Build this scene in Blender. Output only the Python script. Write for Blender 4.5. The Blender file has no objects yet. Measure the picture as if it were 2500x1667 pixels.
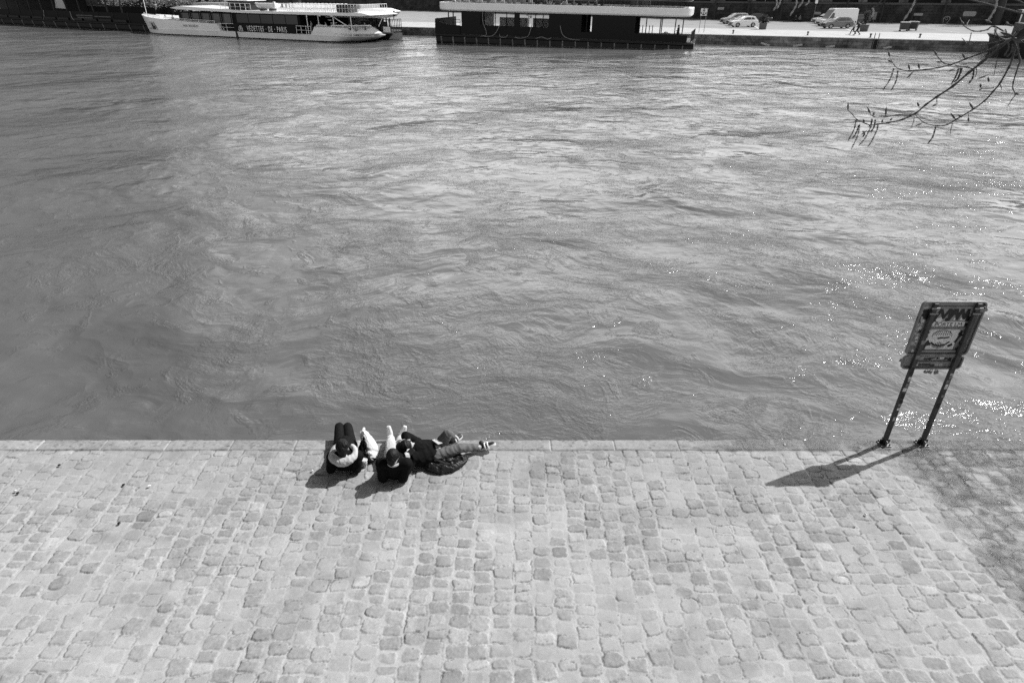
import bpy, bmesh, math, random
import numpy as np
from mathutils import Vector, Matrix, Euler
R = math.radians
sc = bpy.context.scene
col = sc.collection
random.seed(7)
RNG = np.random.default_rng(11)

# ------------------------------------------------------------------ camera
FPX, PITCH, CAMH = 1520.0, math.atan(865/1520.0), 5.8      # focal length in photo pixels, downward pitch, height over the near quay
cam_d = bpy.data.cameras.new('camera')
cam = bpy.data.objects.new('camera', cam_d); col.objects.link(cam)
cam_d.sensor_width = 36.0; cam_d.lens = FPX/2500*36.0
cam_d.clip_start = 0.05; cam_d.clip_end = 4000
cam.location = (0, 0, CAMH); cam.rotation_euler = (math.pi/2 - PITCH, 0, 0)
cam_d.dof.use_dof = True; cam_d.dof.focus_distance = 11.0; cam_d.dof.aperture_fstop = 6.3
sc.camera = cam
# ------------------------------------------------------------------ sky and sun (a black-and-white photograph: the sky is taken through its luminance)
SUN_EL, SUN_AZ = R(48.2), R(65.5)                          # azimuth from +Y towards +X
world = bpy.data.worlds.new('World'); sc.world = world; world.use_nodes = True
wn = world.node_tree; wn.nodes.clear()
wo = wn.nodes.new('ShaderNodeOutputWorld'); wb = wn.nodes.new('ShaderNodeBackground')
sky = wn.nodes.new('ShaderNodeTexSky'); sky.sky_type = 'NISHITA'; sky.sun_disc = False
sky.sun_elevation = SUN_EL; sky.sun_rotation = SUN_AZ; sky.air_density = 1.0; sky.dust_density = 2.2; sky.ozone_density = 1.0
# black-and-white film behind a red filter: clear sky goes dark, a bank of thin bright cloud stands ahead and to the right, under the sun
sepc = wn.nodes.new('ShaderNodeSeparateColor'); wn.links.new(sky.outputs[0], sepc.inputs[0])
tcw = wn.nodes.new('ShaderNodeTexCoord'); sxyz = wn.nodes.new('ShaderNodeSeparateXYZ'); wn.links.new(tcw.outputs['Generated'], sxyz.inputs[0])
def wmath(op, a, b=None, c=None):
    nd = wn.nodes.new('ShaderNodeMath'); nd.operation = op
    for i, x in enumerate((a, b, c)):
        if x is None: continue
        if isinstance(x, (int, float)): nd.inputs[i].default_value = x
        else: wn.links.new(x, nd.inputs[i])
    return nd.outputs[0]
def wnoise(scale, detail, rough):
    nd = wn.nodes.new('ShaderNodeTexNoise'); nd.inputs['Scale'].default_value = scale; nd.inputs['Detail'].default_value = detail; nd.inputs['Roughness'].default_value = rough
    mp = wn.nodes.new('ShaderNodeMapping'); mp.inputs['Scale'].default_value = (1, 1, 2.2); wn.links.new(tcw.outputs['Generated'], mp.inputs[0]); wn.links.new(mp.outputs[0], nd.inputs['Vector']); return nd.outputs[0]
bank = wmath('ADD', wmath('MULTIPLY_ADD', sxyz.outputs[0], 3.0, 1.45), wmath('MULTIPLY_ADD', wnoise(2.6, 5, 0.58), 2.2, -1.1))
mcl = wn.nodes.new('ShaderNodeClamp'); wn.links.new(bank, mcl.inputs[0])
rear_fill = wn.nodes.new('ShaderNodeMapRange'); rear_fill.inputs[1].default_value = -0.15; rear_fill.inputs[2].default_value = -0.6; rear_fill.inputs[3].default_value = 0.0; rear_fill.inputs[4].default_value = 0.62
wn.links.new(sxyz.outputs[1], rear_fill.inputs[0])                # unseen cloud added behind the camera to brighten the shaded hulls
fwd = wmath('GREATER_THAN', sxyz.outputs[1], -0.15)
cloud_mask = wmath('MAXIMUM', wmath('MULTIPLY', mcl.outputs[0], fwd), rear_fill.outputs[0])
low = wn.nodes.new('ShaderNodeMapRange'); low.interpolation_type = 'SMOOTHSTEP'; low.inputs[1].default_value = 0.34; low.inputs[2].default_value = 0.62; low.inputs[3].default_value = 1.0; low.inputs[4].default_value = 0.0
wn.links.new(wmath('ADD', sxyz.outputs[2], wmath('MULTIPLY_ADD', wnoise(3.5, 4, 0.6), 0.3, -0.15)), low.inputs[0])   # the cloud stands low; overhead is clear
cloud_mask = wmath('MULTIPLY', cloud_mask, low.outputs[0])
cloud_tone = wmath('MULTIPLY_ADD', wnoise(5.0, 4, 0.6), 15.0, 11.5)
clear = wmath('MULTIPLY', sepc.outputs[0], 0.8)
val = wmath('ADD', wmath('MULTIPLY', clear, wmath('SUBTRACT', 1.0, cloud_mask)), wmath('MULTIPLY', cloud_tone, cloud_mask))
wn.links.new(val, wb.inputs[0]); wn.links.new(wb.outputs[0], wo.inputs[0])
wb.inputs[1].default_value = 0.10
sun_d = bpy.data.lights.new('sun', 'SUN'); sun_d.energy = 4.7; sun_d.angle = R(0.53); sun_d.color = (1, 1, 1)
sun = bpy.data.objects.new('sun', sun_d); col.objects.link(sun)
to_sun = Vector((math.cos(SUN_EL)*math.sin(SUN_AZ), math.cos(SUN_EL)*math.cos(SUN_AZ), math.sin(SUN_EL)))
sun.rotation_euler = to_sun.to_track_quat('Z', 'Y').to_euler(); sun.location = (30, 15, 40)
sc.view_settings.view_transform = 'Standard'; sc.view_settings.look = 'None'
sc.view_settings.exposure = 0.0; sc.view_settings.gamma = 1.0
sc.render.engine = 'CYCLES'; sc.cycles.use_denoising = False
sc.cycles.max_bounces = 6; sc.cycles.diffuse_bounces = 3; sc.cycles.glossy_bounces = 3; sc.cycles.transparent_max_bounces = 12
sc.cycles.caustics_reflective = False; sc.cycles.caustics_refractive = False

# ------------------------------------------------------------------ layout helpers
ZW, ZQ = -1.6, -0.33                                        # water level, far quay level (near quay = 0)
def ray(px, py):
    u, v = (px-1250)/FPX, (py-833.5)/FPX; s, c = math.sin(PITCH), math.cos(PITCH)
    return np.array([u, c - v*s, -s - v*c])
def ground(px, py, z=0.0):                                  # where a line of sight meets a level surface
    d = ray(px, py); t = (z-CAMH)/d[2]
    return Vector((d[0]*t, d[1]*t, z))
def depth(px, py, Y):
    d = ray(px, py); t = Y/d[1]
    return Vector((d[0]*t, Y, CAMH + d[2]*t))
class Upright:                                              # a vertical plane through two ground points: local x along it, z up
    def __init__(s, A, B):
        s.A = Vector((A[0], A[1], 0)); d = Vector((B[0]-A[0], B[1]-A[1], 0)); s.len = d.length; s.e = d.normalized()
        s.n = Vector((-s.e.y, s.e.x, 0)); s.ang = math.atan2(s.e.y, s.e.x)
    def __call__(s, px, py):
        d = Vector(ray(px, py)); o = Vector((0, 0, CAMH))
        t = (s.A-o).dot(s.n)/d.dot(s.n); p = o + d*t
        return (p-s.A).dot(s.e), p.z
# ------------------------------------------------------------------ materials
class NT:
    def __init__(s, name):
        s.m = bpy.data.materials.new(name); s.m.use_nodes = True; s.t = s.m.node_tree; s.t.nodes.clear()
        s.out = s.t.nodes.new('ShaderNodeOutputMaterial')
    def n(s, typ, **kw):
        nd = s.t.nodes.new('ShaderNode'+typ)
        for k, v in kw.items():
            if k.startswith('i_'):
                key = k[2:]; key = int(key) if key.isdigit() else key.replace('_', ' ')
                nd.inputs[key].default_value = v
            else: setattr(nd, k, v)
        return nd
    def l(s, a, b): s.t.links.new(a, b)
    def math(s, op, a, b=None, c=None):
        nd = s.t.nodes.new('ShaderNodeMath'); nd.operation = op
        for i, x in enumerate((a, b, c)):
            if x is None: continue
            if isinstance(x, (int, float)): nd.inputs[i].default_value = x
            else: s.l(x, nd.inputs[i])
        return nd.outputs[0]
    def vmath(s, op, a, b=None, scale=None):
        nd = s.t.nodes.new('ShaderNodeVectorMath'); nd.operation = op
        for i, x in enumerate((a, b)):
            if x is None: continue
            if isinstance(x, tuple): nd.inputs[i].default_value = x
            else: s.l(x, nd.inputs[i])
        if scale is not None: nd.inputs['Scale'].default_value = scale
        return nd.outputs[0]
    def noise(s, vec, scale, detail=2.0, rough=0.5, dist=0.0, typ='FBM'):
        nd = s.t.nodes.new('ShaderNodeTexNoise'); nd.noise_type = typ
        nd.inputs['Scale'].default_value = scale; nd.inputs['Detail'].default_value = detail
        nd.inputs['Roughness'].default_value = rough; nd.inputs['Distortion'].default_value = dist
        s.l(vec, nd.inputs['Vector']); return nd
    def ramp(s, fac, stops, interp='LINEAR'):
        nd = s.t.nodes.new('ShaderNodeValToRGB'); nd.color_ramp.interpolation = interp
        el = nd.color_ramp.elements
        while len(el) < len(stops): el.new(0.5)
        for e, (p, g) in zip(el, stops): e.position = p; e.color = (g, g, g, 1)
        s.l(fac, nd.inputs[0]); return nd.outputs[0]
    def bsdf(s, base=None, rough=None, spec=0.5, metal=0.0, ior=None, normal=None):
        b = s.t.nodes.new('ShaderNodeBsdfPrincipled')
        for key, v in (('Base Color', base), ('Roughness', rough), ('Metallic', metal), ('Specular IOR Level', spec), ('IOR', ior), ('Normal', normal)):
            if v is None: continue
            if isinstance(v, (int, float)): b.inputs[key].default_value = (v, v, v, 1) if key == 'Base Color' else v
            else: s.l(v, b.inputs[key])
        s.l(b.outputs[0], s.out.inputs[0]); return b
def mat(name, g, rough=0.6, metal=0.0, spec=0.5, var=0.12, scale=6.0, bump=0.0, bscale=40.0):
    """plain painted / woven / moulded surface with uneven tone and wear"""
    t = NT(name); co = t.n('TexCoord').outputs['Object']
    nz = t.noise(co, scale, 5, 0.6)
    c = t.ramp(nz.outputs[0], [(0.3, g*(1-var)), (0.7, min(1, g*(1+var)))])
    nrm = None
    if bump:
        nb = t.noise(co, bscale, 3, 0.6); b = t.n('Bump', i_Strength=1.0, i_Distance=bump); t.l(nb.outputs[0], b.inputs['Height']); nrm = b.outputs[0]
    r = t.math('MULTIPLY_ADD', nz.outputs[0], 0.2, rough-0.1)
    t.bsdf(c, r, spec, metal, normal=nrm)
    return t.m
# ------------------------------------------------------------------ mesh helpers
class MB:
    def __init__(s): s.v = []; s.f = []; s.attr = {}
    def add(s, vs, fs):
        o = len(s.v); s.v += [tuple(p) for p in vs]; s.f += [tuple(i+o for i in f) for f in fs]; return s
    def box(s, c, d, rz=0.0, taper=1.0, m=None):
        cx, cy, cz = c; x, y, z = d[0]/2, d[1]/2, d[2]/2; ca, sa = math.cos(rz), math.sin(rz); vs = []
        for k in (-1, 1):
            q = 1.0 if k < 0 else taper
            for i, j in ((-1, -1), (1, -1), (1, 1), (-1, 1)):
                a, b = i*x*q, j*y*q; p = (cx + a*ca - b*sa, cy + a*sa + b*ca, cz + k*z)
                vs.append(m @ Vector(p) if m else p)
        return s.add(vs, [(3, 2, 1, 0), (4, 5, 6, 7), (0, 1, 5, 4), (1, 2, 6, 5), (2, 3, 7, 6), (3, 0, 4, 7)])
    def tube(s, pts, r, n=8, caps=True, closed=False):
        pts = [Vector(p) for p in pts]; k = len(pts); rr = r if isinstance(r, (list, tuple)) else [r]*k
        vs = []; up = None
        for i, p in enumerate(pts):
            a = pts[(i-1) % k] if (closed or i > 0) else p; b = pts[(i+1) % k] if (closed or i < k-1) else p
            t = (b-a).normalized()
            if up is None:
                up = t.orthogonal().normalized()
            up = (up - t*up.dot(t)); up = up.normalized() if up.length > 1e-6 else t.orthogonal().normalized()
            w = t.cross(up)
            for j in range(n):
                an = 2*math.pi*j/n; vs.append(p + (up*math.cos(an) + w*math.sin(an))*rr[i])
        fs = []
        for i in range(k if closed else k-1):
            for j in range(n):
                i2 = (i+1) % k; fs.append((i*n+j, i*n+(j+1) % n, i2*n+(j+1) % n, i2*n+j))
        if caps and not closed:
            fs.append(tuple(range(n-1, -1, -1))); fs.append(tuple((k-1)*n+j for j in range(n)))
        return s.add(vs, fs)
    def lathe(s, prof, c=(0, 0, 0), n=16, axis='z'):
        vs = []
        for r, z in prof:
            for j in range(n):
                a = 2*math.pi*j/n; x, y = r*math.cos(a), r*math.sin(a)
                p = (x, y, z) if axis == 'z' else ((x, z, y) if axis == 'y' else (z, x, y))
                vs.append((c[0]+p[0], c[1]+p[1], c[2]+p[2]))
        k = len(prof); fs = [(i*n+j, i*n+(j+1) % n, (i+1)*n+(j+1) % n, (i+1)*n+j) for i in range(k-1) for j in range(n)]
        if prof[0][0] > 1e-5: fs.append(tuple(range(n-1, -1, -1)))
        if prof[-1][0] > 1e-5: fs.append(tuple((k-1)*n+j for j in range(n)))
        return s.add(vs, fs)
    def ell(s, c, r, n=12, m=8, rot=None):
        vs = []; c = Vector(c); M = rot or Matrix.Identity(3)
        for i in range(m+1):
            th = math.pi*i/m
            for j in range(n):
                ph = 2*math.pi*j/n
                vs.append(c + M @ Vector((r[0]*math.sin(th)*math.cos(ph), r[1]*math.sin(th)*math.sin(ph), r[2]*math.cos(th))))
        return s.add(vs, [(i*n+j, (i+1)*n+j, (i+1)*n+(j+1) % n, i*n+(j+1) % n) for i in range(m) for j in range(n)])
    def prism(s, poly, a0, a1, plane='xz'):
        """polygon (2D, counter-clockwise) swept along the remaining axis from a0 to a1"""
        def P(p, a): return {'xz': (p[0], a, p[1]), 'xy': (p[0], p[1], a), 'yz': (a, p[0], p[1])}[plane]
        k = len(poly); vs = [P(p, a0) for p in poly] + [P(p, a1) for p in poly]
        fs = [tuple(range(k)), tuple(range(2*k-1, k-1, -1))] + [(i, i+k, (i+1) % k + k, (i+1) % k) for i in range(k)]
        return s.add(vs, fs)
    def loft(s, rings, cap=True, closed=True):
        n = len(rings[0]); vs = [p for r in rings for p in r]; fs = []
        for i in range(len(rings)-1):
            for j in range(n if closed else n-1): fs.append((i*n+j, i*n+(j+1) % n, (i+1)*n+(j+1) % n, (i+1)*n+j))
        if cap: fs.append(tuple(range(n-1, -1, -1))); fs.append(tuple((len(rings)-1)*n+j for j in range(n)))
        return s.add(vs, fs)
    def mesh(s, name):
        me = bpy.data.meshes.new(name); me.from_pydata([tuple(p) for p in s.v], [], s.f); me.update()
        bm = bmesh.new(); bm.from_mesh(me); bmesh.ops.recalc_face_normals(bm, faces=bm.faces); bm.to_mesh(me); bm.free()
        return me
    def build(s, name, m=None, parent=None, smooth=False, bevel=0.0, angle=40):
        me = s.mesh(name)
        if bevel:
            bm = bmesh.new(); bm.from_mesh(me)
            ed = [e for e in bm.edges if len(e.link_faces) == 2 and e.calc_face_angle() > R(30)]
            bmesh.ops.bevel(bm, geom=ed, offset=bevel, segments=2, profile=0.6, affect='EDGES', clamp_overlap=True); bm.to_mesh(me); bm.free()
        if smooth: me.shade_smooth() if angle is None else (me.shade_smooth(), me.set_sharp_from_angle(angle=R(angle)))
        o = bpy.data.objects.new(name, me); col.objects.link(o)
        if m: me.materials.append(m)
        if parent: o.parent = parent
        return o
def tag(o, label=None, cat=None, group=None, kind=None):
    for k, v in (('label', label), ('category', cat), ('group', group), ('kind', kind)):
        if v: o[k] = v
    return o
def thing(name, label, cat, loc=(0, 0, 0), rz=0.0, group=None):
    o = bpy.data.objects.new(name, None); col.objects.link(o); o.location = loc; o.rotation_euler = (0, 0, rz); o.empty_display_size = 0.3
    return tag(o, label, cat, group)
def copy_thing(o, loc=None, rz=None, label=None, parent=None):
    c = o.copy(); col.objects.link(c)
    if parent: c.parent = parent
    if loc is not None: c.location = loc
    if rz is not None: c.rotation_euler = (0, 0, rz)
    if label: c['label'] = label
    for ch in list(o.children): copy_thing(ch, parent=c)
    return c
def write(body, size, m, parent, M, name='lettering', ext=0.004, spacing=1.0, align='CENTER', sx=1.0):
    cu = bpy.data.curves.new(name, 'FONT'); cu.body = body; cu.size = size; cu.extrude = ext; cu.align_x = align; cu.space_character = spacing; cu.resolution_u = 3
    tmp = bpy.data.objects.new('tmp_text', cu); col.objects.link(tmp)
    dg = bpy.context.evaluated_depsgraph_get(); me = bpy.data.meshes.new_from_object(tmp.evaluated_get(dg)); me.name = name
    bpy.data.objects.remove(tmp); bpy.data.curves.remove(cu)
    me.transform(M @ Matrix.Diagonal((sx, 1, 1, 1))); me.materials.clear(); me.materials.append(m)
    o = bpy.data.objects.new(name, me); col.objects.link(o); o.parent = parent
    return o
def facing(x, y, z):                                        # text standing upright, read from -Y
    return Matrix.Translation((x, y, z)) @ Matrix.Rotation(math.pi/2, 4, 'X')

# ------------------------------------------------------------------ the river
def river_material():
    t = NT('river_water')
    co = t.n('TexCoord').outputs['Object']
    warp = t.noise(co, 0.13, 2, 0.5); w1 = t.vmath('SCALE', t.vmath('SUBTRACT', warp.outputs['Color'], (0.5, 0.5, 0.5)), scale=7.0)
    warp2 = t.noise(co, 0.6, 2, 0.5); w2 = t.vmath('SCALE', t.vmath('SUBTRACT', warp2.outputs['Color'], (0.5, 0.5, 0.5)), scale=1.5)
    p = t.vmath('ADD', t.vmath('ADD', co, w1), w2)
    mp = t.n('Mapping'); mp.inputs['Scale'].default_value = (0.56, 1.0, 1.0); mp.inputs['Rotation'].default_value = (0, 0, R(-8)); t.l(p, mp.inputs[0]); p = mp.outputs[0]
    big = t.noise(p, 0.13, 2, 0.5)
    swell = t.noise(p, 0.36, 2, 0.5)
    mid = t.noise(p, 1.05, 2, 0.5)
    rid = t.noise(p, 0.45, 2, 0.5); ridge = t.math('SUBTRACT', 1.0, t.math('ABSOLUTE', t.math('MULTIPLY_ADD', rid.outputs[0], 5.0, -2.5)))
    ridge = t.math('MAXIMUM', ridge, 0.0); ridge = t.math('POWER', ridge, 2.0)
    fine = t.noise(p, 4.2, 3, 0.62, 0.4)
    mic = t.noise(p, 13.0, 2, 0.6, 0.4)
    mask = t.noise(co, 0.16, 4, 0.62, 1.2); mk = t.ramp(mask.outputs[0], [(0.40, 0.05), (0.50, 0.45), (0.62, 1.0)])
    cal = t.noise(co, 0.11, 3, 0.55, 0.6); ck = t.ramp(cal.outputs[0], [(0.40, 0.45), (0.60, 1.0)])
    h = t.math('MULTIPLY', big.outputs[0], 0.80)
    h = t.math('ADD', h, t.math('MULTIPLY', t.math('MULTIPLY', swell.outputs[0], 0.34), ck))
    h = t.math('ADD', h, t.math('MULTIPLY', t.math('MULTIPLY', mid.outputs[0], 0.092), ck))
    h = t.math('ADD', h, t.math('MULTIPLY', ridge, 0.020))
    f1 = t.math('MULTIPLY', t.math('MULTIPLY', fine.outputs[0], 0.037), mk)
    f2 = t.math('MULTIPLY', t.math('MULTIPLY', mic.outputs[0], 0.0215), t.math('MULTIPLY_ADD', mk, 0.88, 0.12))
    cap_ = t.noise(p, 24.0, 1, 0.5); cm = t.noise(co, 0.75, 3, 0.6, 1.5); ckm = t.ramp(cm.outputs[0], [(0.55, 0.0), (0.66, 1.0)])
    f3 = t.math('MULTIPLY', t.math('MULTIPLY', cap_.outputs[0], 0.022), ckm)
    h = t.math('ADD', h, t.math('ADD', t.math('ADD', f1, f2), f3))
    b = t.n('Bump', i_Strength=1.0, i_Distance=1.0); t.l(h, b.inputs['Height'])
    silt_glitter = t.noise(p, 0.05, 3, 0.5); c = t.ramp(silt_glitter.outputs[0], [(0.35, 0.115), (0.65, 0.17)])  # broad body tone: part silt, part painted stand-in for sun glitter
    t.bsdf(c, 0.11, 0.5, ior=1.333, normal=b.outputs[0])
    return t.m
WATER = MB()
WATER.add([(-420, 7.0, ZW), (420, 7.0, ZW), (420, 420, ZW), (-420, 420, ZW)], [(0, 1, 2, 3)])
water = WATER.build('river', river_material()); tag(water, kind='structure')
# ------------------------------------------------------------------ the near quay: setts laid in courses square to the river, coping of long slabs
EDGE_Y = 7.27
def vnoise(x, y, seed, octaves=3, gain=0.5):
    """smooth value noise on arrays"""
    out = np.zeros_like(x); amp = 1.0; tot = 0.0; fr = 1.0
    for o in range(octaves):
        xi = np.floor(x*fr).astype(np.int64); yi = np.floor(y*fr).astype(np.int64); fx = x*fr-xi; fy = y*fr-yi
        fx = fx*fx*(3-2*fx); fy = fy*fy*(3-2*fy)
        def hsh(a, b):
            n = (a*374761393 + b*668265263 + (seed+o)*1442695041) & 0xffffffff
            n = ((n ^ (n >> 13))*1274126177) & 0xffffffff
            return ((n ^ (n >> 16)) & 0xffff)/65535.0
        v = (hsh(xi, yi)*(1-fx)+hsh(xi+1, yi)*fx)*(1-fy) + (hsh(xi, yi+1)*(1-fx)+hsh(xi+1, yi+1)*fx)*fy
        out += v*amp; tot += amp; amp *= gain; fr *= 2
    return out/tot
def hash2(a, b, k):
    n = (a.astype(np.int64)*73856093 ^ b.astype(np.int64)*19349663 ^ (k*83492791)) & 0xffffffff
    n = ((n ^ (n >> 15))*2246822519) & 0xffffffff; n = ((n ^ (n >> 13))*3266489917) & 0xffffffff
    return ((n ^ (n >> 16)) & 0xffff)/65535.0
def paving():
    x0, x1, y0, y1, st = -9.6, 9.6, 3.0, EDGE_Y, 0.0092
    xs = np.arange(x0, x1+1e-6, st); ys = np.append(np.arange(y0, y1-0.004, st), [y1])
    X, Y = np.meshgrid(xs, ys)
    wx = X + 0.05*(vnoise(X*1.3, Y*1.3, 3)-0.5) + 0.03*(vnoise(X*9, Y*9, 5)-0.5)
    wy = Y + 0.06*(vnoise(X*1.1, Y*1.1, 8)-0.5) + 0.03*(vnoise(X*9, Y*9, 9)-0.5)
    CW, CL = 0.226, 0.153
    ci = np.floor(wx/CW); off = hash2(ci, ci*0, 1)*CL; lscale = 0.92+0.2*hash2(ci, ci*0, 2)
    q = (wy+off)/(CL*lscale); rj = np.floor(q)
    # uneven stone lengths: move every joint a little
    fr = q-rj; j0 = (hash2(ci, rj, 4)-0.5)*0.34; j1 = (hash2(ci, rj+1, 4)-0.5)*0.34
    low = fr < j0; high = fr > 1+j1
    rj = np.where(low, rj-1, np.where(high, rj+1, rj)); fr = q-rj
    j0 = (hash2(ci, rj, 4)-0.5)*0.34; j1 = (hash2(ci, rj+1, 4)-0.5)*0.34
    lo = j0*CL*lscale; hi = (1+j1)*CL*lscale; yy = fr*CL*lscale
    cy = (lo+hi)/2; hy = (hi-lo)/2; lx = wx-(ci+0.5)*CW; ly = yy-cy
    h1, h2, h3, h4, h5 = (hash2(ci, rj, k) for k in (11, 12, 13, 14, 15))
    a = (h1-0.5)*0.24; rx = lx*np.cos(a)-ly*np.sin(a); ry = lx*np.sin(a)+ly*np.cos(a)
    lx = rx+(h2-0.5)*0.02 + 0.14*ry*(h4-0.5); ly = ry*(1+0.9*(h5-0.5)*lx/CW)
    gap = 0.006+0.02*h3*h3; sx = CW/2-gap-0.011*h2; sy = hy-gap*0.8-0.004*h1
    ex = 2.6+6.5*h4
    ax = np.abs(lx)/sx; ay = np.abs(ly)/np.maximum(sy, 0.02)
    d = (ax**ex+ay**ex)**(1/ex)                        # 1 = the stone's rim
    rough_edge = 0.34*(vnoise(X*26, Y*26, 21)-0.5)+0.20*(vnoise(X*60, Y*60, 22, 2)-0.5)
    d = d+rough_edge
    dist = (1-d)*np.minimum(sx, sy)                    # metres inside the rim
    stone = np.clip((dist+0.001)/0.0045, 0, 1); stone = stone*stone*(3-2*stone)
    dome = np.clip(dist/0.04, 0, 1)**0.6
    sunk = hash2(ci, rj, 31); lift = 0.006+0.008*sunk
    tilt = ((hash2(ci, rj, 32)-0.5)*lx+(hash2(ci, rj, 33)-0.5)*ly)*0.13
    sand = 0.006*(vnoise(X*7, Y*7, 40)-0.4) + 0.0035*(vnoise(X*45, Y*45, 41, 2)-0.5)
    H = sand+stone*(lift*0.5+0.0042*dome+tilt+0.0028*(vnoise(X*30, Y*30, 43)-0.5))
    buried = vnoise(X*0.9, Y*0.9, 50, 3)+0.5*(hash2(ci, rj, 34)-0.5)       # sand spread over some of the stones
    bur = np.clip((buried-0.50)/0.16, 0, 1)
    H = H*(1-0.7*bur)
    groove = np.exp(-((d-1.04)/0.07)**2)*(hash2(ci, rj, 35) > 0.45)*np.clip(vnoise(X*8, Y*8, 60)*2.2-0.7, 0, 1)
    H -= groove*0.012
    tone = 0.33+0.07*(hash2(ci, rj, 36)-0.5)
    h7 = hash2(ci, rj, 37); tone = np.where(h7 > 0.985, 0.24, np.where(h7 > 0.93, 0.285, np.where(h7 < 0.05, 0.43, tone)))
    tone *= 1+0.30*(vnoise(X*16, Y*16, 70)-0.5)+0.30*(vnoise(X*48, Y*48, 72, 2)-0.5)
    sandtone = 0.415+0.12*(vnoise(X*5, Y*5, 71)-0.5)
    far = np.clip((Y-5.6)/1.1, 0, 1)*0.75; sandtone = sandtone*(1-0.2*far)
    cover = stone*(1-0.62*bur)
    speck = np.clip((vnoise(X*55, Y*55, 73, 2)-0.70)/0.08, 0, 1)*np.clip(vnoise(X*3, Y*3, 74)*2-0.6, 0, 1)
    T = sandtone*(1-cover)+tone*cover - groove*0.24 - 0.12*speck*(1-0.6*stone)
    T *= 0.93+0.14*vnoise(X*0.7, Y*0.7, 75, 3)
    T *= 1-0.16*np.clip((vnoise(X*2.6, Y*2.6, 76, 4)-0.56)/0.14, 0, 1)
    T = np.where(hash2(np.floor(X/0.0184), np.floor(Y/0.0184), 77) > 0.9965, T*0.62, T)
    # coping
    cop = 7.03+0.02*(vnoise(X*2.0, X*0, 80)-0.5)
    slab = np.floor((X+0.37)/0.93); sj = np.abs(((X+0.37)/0.93-slab)-0.5)*0.93   # distance from slab centre
    joint = np.clip((sj-(0.465-0.012))/0.006, 0, 1)
    back = np.clip((cop+0.014-Y)/0.006, 0, 1)
    Hc = 0.021+0.004*(vnoise(X*6, Y*6, 81)-0.5)-0.012*np.maximum(joint, back) - 0.004*np.clip(vnoise(X*14, Y*22, 83)-0.62, 0, 1)*6
    chip = np.clip((vnoise(X*7, X*0, 180, 3)-0.55)/0.12, 0, 1)*0.022
    rim = np.clip((Y-(EDGE_Y-0.02-chip))/(0.02+chip), 0, 1); Hc = Hc-0.018*rim**2*(0.6+0.8*vnoise(X*5, X*0, 84))
    Tc = 0.335+0.045*(hash2(slab, slab*0, 85)-0.5)*2*0.7+0.06*(vnoise(X*9, Y*9, 86)-0.5)+0.05*joint - 0.12*np.clip(vnoise(X*14, Y*26, 87)-0.60, 0, 1)*5 + 0.10*(vnoise(X*40, Y*40, 88, 2)-0.5) - 0.05*np.clip((vnoise(X*1.5, Y*4, 89, 3)-0.5)/0.1, 0, 1)
    isC = np.clip((Y-cop)/0.004, 0, 1)
    H = H*(1-isC)+Hc*isC; T = T*(1-isC)+Tc*isC
    # damp silt and grit: a run along the right, and a patch on the coping either side of the sign
    n1 = vnoise(X*0.8+3, Y*0.8, 90, 4); n2 = vnoise(X*5, Y*5, 91, 3)
    wet = np.clip((X-(5.42+0.28*(6.2-Y)*0.0)-0.55*(n1-0.5)-0.5*(n2-0.5)+0.15)/0.35, 0, 1)*(1-0.25*np.clip((4.9-Y)/0.8, 0, 1))
    edge = np.clip((X-2.75-0.7*(n1-0.5))/0.3, 0, 1)*np.clip((Y-7.01-0.12*(n2-0.5))/0.05, 0, 1)
    edge = edge*np.clip(1.55-n2*1.4, 0, 1)
    n3 = vnoise(X*11, Y*11, 92, 3)
    wet = np.maximum(wet*np.clip(0.50+0.34*(1-stone)+1.5*(n2-0.5)+1.2*(n3-0.5), 0, 1), 0.85*edge*np.clip(0.4+1.6*n3, 0, 1))
    stain = np.clip((vnoise(X*2.2, Y*2.2, 95, 4)-0.66)/0.1, 0, 1)*0.10
    T = T*(1-stain)
    H += wet*(0.006*(vnoise(X*40, Y*40, 97, 2)-0.4)+0.004)
    n, m = X.shape
    co = np.stack([X, Y, H-0.02], -1).reshape(-1, 3).astype(np.float32)
    idx = np.arange(n*m).reshape(n, m)
    quad = np.stack([idx[:-1, :-1], idx[:-1, 1:], idx[1:, 1:], idx[1:, :-1]], -1).reshape(-1, 4).astype(np.int32)
    me = bpy.data.meshes.new('quay_paving'); me.vertices.add(n*m); me.vertices.foreach_set('co', co.ravel())
    k = len(quad); me.loops.add(k*4); me.loops.foreach_set('vertex_index', quad.ravel()); me.polygons.add(k)
    me.polygons.foreach_set('loop_start', np.arange(0, k*4, 4, dtype=np.int32))
    me.update(calc_edges=True)
    me.polygons.foreach_set('use_smooth', np.ones(k, dtype=bool))
    at = me.attributes.new('tone', 'FLOAT', 'POINT'); at.data.foreach_set('value', np.clip(T, 0.05, 0.9).astype(np.float32).ravel())
    at = me.attributes.new('damp', 'FLOAT', 'POINT'); at.data.foreach_set('value', np.clip(wet, 0, 1).astype(np.float32).ravel())
    me.validate(); return me
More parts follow.
